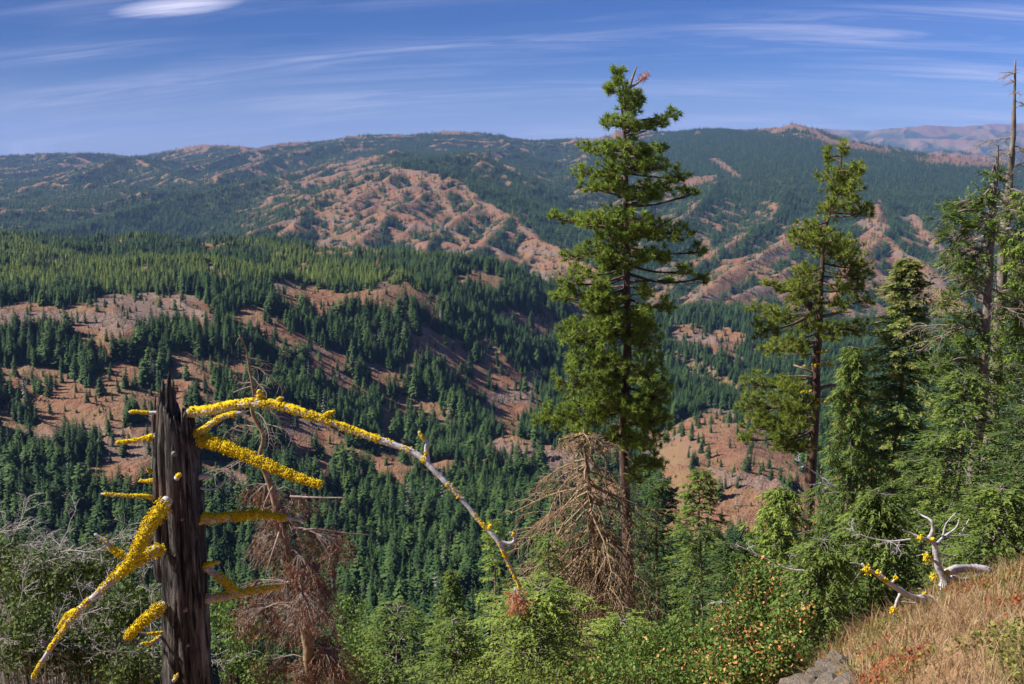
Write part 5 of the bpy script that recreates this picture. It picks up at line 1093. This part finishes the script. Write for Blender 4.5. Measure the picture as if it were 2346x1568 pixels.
# ------------------------------------------------------------------ bleached fallen wood on the edge
def fallen():
    D = 7.7; sc = D / FPX; org = at(2160, 1345, D); e = empty('fallen_tree', tuple(org)); tag(e, 'bleached silvery fallen dead tree with upright forked limbs and lichen on the grass edge', 'dead tree')
    L = [([(2285, 1335, .2), (2262, 1308, .2), (2225, 1302, .2), (2185, 1305, .1), (2158, 1322, 0)], 12, 13), ([(2262, 1335, .3), (2240, 1322, .3), (2205, 1330, .2), (2180, 1322, .1)], 8, 7), ([(2240, 1298, .2), (2262, 1318, .2), (2280, 1345, .2)], 5, 4),
         ([(2160, 1345, 0), (2165, 1328, 0), (2150, 1300, 0), (2145, 1270, 0), (2140, 1245, 0), (2128, 1228, 0)], 14, 6), ([(2172, 1322, .05), (2160, 1350, -.05), (2148, 1375, -.1)], 9, 7),
         ([(2135, 1240, 0), (2110, 1232, -.1), (2085, 1222, -.1), (2068, 1214, -.15)], 6, 1.5), ([(2130, 1232, 0), (2137, 1212, 0), (2132, 1192, 0), (2110, 1180, .1), (2090, 1165, .1)], 6, 1.5), ([(2145, 1248, 0), (2160, 1232, .1), (2190, 1210, .2), (2198, 1188, .2)], 5, 1.5), ([(2165, 1230, .1), (2190, 1228, .2), (2225, 1225, .25)], 3, 1), ([(2160, 1228, .1), (2168, 1200, .1), (2190, 1175, .1)], 3, 1),
         ([(2150, 1268, 0), (2175, 1275, -.05), (2192, 1272, -.05)], 4, 1.5), ([(2200, 1225, .2), (2212, 1205, .2), (2220, 1190, .2)], 3, 1), ([(2148, 1290, 0), (2130, 1280, -.1), (2124, 1265, -.1)], 5, 3)]
    L2 = [([(2152, 1388, -.4), (2120, 1378, -.5), (2090, 1368, -.55), (2050, 1345, -.6), (2010, 1318, -.65), (1985, 1302, -.7), (1975, 1292, -.7)], 11, 4), ([(2025, 1328, -.62), (2018, 1310, -.62)], 4, 3), ([(2040, 1338, -.6), (2050, 1328, -.6), (2052, 1315, -.6)], 4, 1.5), ([(2062, 1362, -.55), (2052, 1385, -.6), (2048, 1415, -.65)], 5, 2.5), ([(2090, 1372, -.5), (2112, 1365, -.5), (2130, 1370, -.45)], 5, 2.5), ([(1992, 1305, -.7), (1965, 1292, -.7), (1948, 1290, -.72)], 3, 1.2), ([(2150, 1375, -.4), (2120, 1360, -.35), (2105, 1348, -.35)], 4, 1.5), ([(2065, 1380, -.55), (2090, 1382, -.5), (2110, 1380, -.5)], 3, 1.5)]
    lich = [(2125, 1278, 14, -.12), (2140, 1322, 10, -.1), (2108, 1232, 7, -.15), (2170, 1312, 7, 0), (2136, 1236, 5, -.05)]
    lich2 = [(1985, 1305, 10, -.72), (2047, 1398, 7, -.65), (2010, 1314, 6, -.68), (2052, 1325, 4, -.62), (2118, 1362, 6, -.4), (2030, 1330, 5, -.66)]
    def make(e, L, lich, org):
        for pts, w0, w1 in L:
            g = Geo(); limb(g, [at(X, Y, D + dd) for X, Y, dd in pts], w0 * .8 * sc, w1 * .8 * sc, 8, 0, .12); g.build('limb', (mt_grey_wood,), e, True, org)
        g = Geo()
        for X, Y, w, dd in lich:
            n = 70; g.blobs(at(X, Y, D + dd) + rng.normal(0, w * .42 * sc, (n, 3)), .007, 0, rng.random(n))
        g.build('lichen', (mt_lichen,), e, False, org)
    make(e, L, lich, org)
    org2 = at(2120, 1380, D - .5); e2 = empty('fallen_branch', tuple(org2)); tag(e2, 'pale bleached branch lying left of the upright forked dead limbs', 'branch'); make(e2, L2, lich2, org2)
    for lab, pts, w0, w1, DD in (('thin pale dead branch arching in front of the squat dark green fir', [(2085, 1236, 0), (2040, 1240, 0), (1990, 1232, 0), (1940, 1212, 0)], 3.5, 1.5, 11), ('long thin pale branch curving down before the low light green fir', [(1842, 1308, 0), (1800, 1302, 0), (1750, 1278, 0), (1690, 1250, 0)], 4, 1.2, 13), ('straight white dead stick leaning against the hanging green sprays', [(1912, 1118, 0), (1870, 1086, 0), (1822, 1052, 0)], 3.5, 2, 16), ('short white stick poking out of the lower green bush', [(1740, 1392, 0), (1710, 1388, 0), (1680, 1378, 0)], 3, 1.2, 9)):
        o0 = at(*pts[0][:2], DD); q = empty('dead_branch', tuple(o0)); tag(q, lab, 'branch'); g = Geo(); limb(g, [at(X, Y, DD) for X, Y, _ in pts], w0 * .7 / FPX * DD, w1 * .7 / FPX * DD, 6); g.build('stick', (mt_grey_wood,), q, True, o0)
        g = Geo(); rr2 = random.Random(len(lab)); P = [at(X, Y, DD) for X, Y, _ in pts]
        for k in range(5):
            a = P[0] + (P[-1] - P[0]) * rr2.uniform(.1, .9); a = np.array([a[0], a[1], np.interp(a[0], sorted(p[0] for p in P), [p[2] for p in sorted(P, key=lambda p: p[0])])]); dead_bough(g, a, (rr2.uniform(-.7, .3), rr2.uniform(-.4, .4), rr2.uniform(-.9, .5)), rr2.uniform(.12, .3), .006, 1, .2, .4, 3, 0, rr2, .002)
        g.build('twig', (mt_grey_wood,), q, False, o0)['kind'] = 'stuff'
fallen()

# ------------------------------------------------------------------ leafy bushes
def bush(name, blobs_, leaf, n, mat, label, cat='bush', seed=0, stems=26, accent=None, dead=0, stemr=.008):
    r_ = random.Random(seed); c0 = at(*blobs_[0][:3]); zb = min(gz(c0[0], c0[1]), c0[2] - .3); org = np.array((c0[0], c0[1], zb)); e = empty(name, tuple(org)); tag(e, label, cat)
    g = Geo(); ga = Geo(); gs = Geo(); tot = sum(b[3] * b[4] for b in blobs_)
    for (X, Y, D, rx, ry) in blobs_:
        c = at(X, Y, D); m = int(n * rx * ry / tot); nt = max(8, m // 22)
        v = unit(rng.normal(0, 1, (nt, 3))); tw = c + v * (rng.random(nt) ** .45)[:, None] * np.array((rx, max(rx, ry) * .8, ry)) / FPX * D
        O = np.repeat(tw, 22, 0)[:m] + rng.normal(0, leaf * 1.6, (min(m, nt * 22), 3)); tn = np.clip(np.repeat(.25 + .5 * rng.random(nt), 22)[:m] + rng.normal(0, .15, len(O)), 0, 1)
        if accent is not None:
            k = rng.random(len(O)) < accent[1] * np.clip(np.repeat(rng.random(nt) ** 4 * 5, 22)[:m], 0, 4); ga.leaves(O[k], leaf, 0, rng.random(k.sum())); O, tn = O[~k], tn[~k]
        g.leaves(O, leaf, 0, tn)
        b0 = np.array((c[0], c[1], min(gz(c[0], c[1]), c[2] - .2)))
        for q in range(min(nt, stems)):
            t_ = tw[q]; gs.tube(spline([b0, b0 * .4 + t_ * .6 + np.array((0, 0, .05)), t_], 6), np.linspace(stemr, .003, 6), 4)
        for q in range(dead):
            a = c + np.array([r_.gauss(0, rx * .5), r_.gauss(0, rx * .3), r_.gauss(0, ry * .5)]) / FPX * D; dead_bough(gs, a, (r_.gauss(.2, .8), r_.gauss(0, .4), r_.gauss(.15, .5)), r_.uniform(.3, .9), .008, 2, .05, .35, 4, 0, r_, .0025)
    if g.n: g.build('leaves', (mat,), e, False, org)['kind'] = 'stuff'
    if ga.n: ga.build('orange_leaves', (accent[0],), e, False, org)['kind'] = 'stuff'
    gs.build('stems', (mt_greytwig if dead else mt_stem,), e, False, org)['kind'] = 'stuff'
    return e
lf_olive = foliage('olive_leaf', (.035, .065, .014), (.14, .19, .045), None, .25)
lf_green = foliage('green_leaf', (.04, .09, .014), (.17, .26, .05), None, .3)
lf_light = foliage('light_leaf', (.08, .12, .02), (.24, .30, .06), None, .3)
lf_orange = foliage('orange_leaf', (.42, .13, .03), (.75, .42, .16), None, .3)
bush('twiggy_shrub', [(90, 1330, 10.5, 130, 75), (240, 1300, 10.8, 110, 60), (300, 1400, 10.2, 90, 70), (60, 1470, 9.6, 110, 80), (180, 1480, 9.8, 110, 70), (300, 1530, 9.5, 90, 60), (0, 1280, 11, 60, 60)], .045, 17000, lf_olive, 'sprawling olive green shrub full of bare grey twigs left of the snag', 'shrub', 1, 40, None, 9)
bush('rose_bush', [(1745, 1350, 8.6, 62, 50), (1725, 1310, 8.8, 42, 36), (1800, 1420, 8.2, 70, 62), (1700, 1430, 8.4, 80, 70), (1790, 1500, 7.6, 70, 56), (1690, 1530, 7.6, 90, 60)], .034, 8600, lf_green, 'round leafed bush dotted with orange leaves left of the grey rocks', 'bush', 2, 40, (lf_orange, .17))
bush('green_bush', [(1480, 1500, 9.5, 110, 60), (1580, 1470, 9.5, 90, 60), (1590, 1540, 8.5, 110, 60), (1400, 1560, 8.5, 100, 50)], .036, 8200, lf_green, 'tangled green bush with yellowing leaves at the foot of the tall pine', 'bush', 3, 40, (lf_orange, .06))
bush('small_bush', [(560, 1470, 12.5, 60, 90), (520, 1400, 13, 50, 60), (600, 1560, 12, 80, 50)], .055, 2600, lf_green, 'dark green bush just right of the snag', 'bush', 4, 20)
bush('small_bush', [(830, 1480, 14, 60, 70), (860, 1550, 13, 80, 50), (800, 1400, 16, 40, 50)], .055, 2800, lf_green, 'green bush right of the rust brown dead fir', 'bush', 5, 20)
bush('light_bush', [(1240, 1560, 8.5, 110, 40), (1080, 1580, 9, 110, 40)], .03, 2200, lf_light, 'pale green leafy bush along the bottom edge of the picture', 'bush', 6, 20)
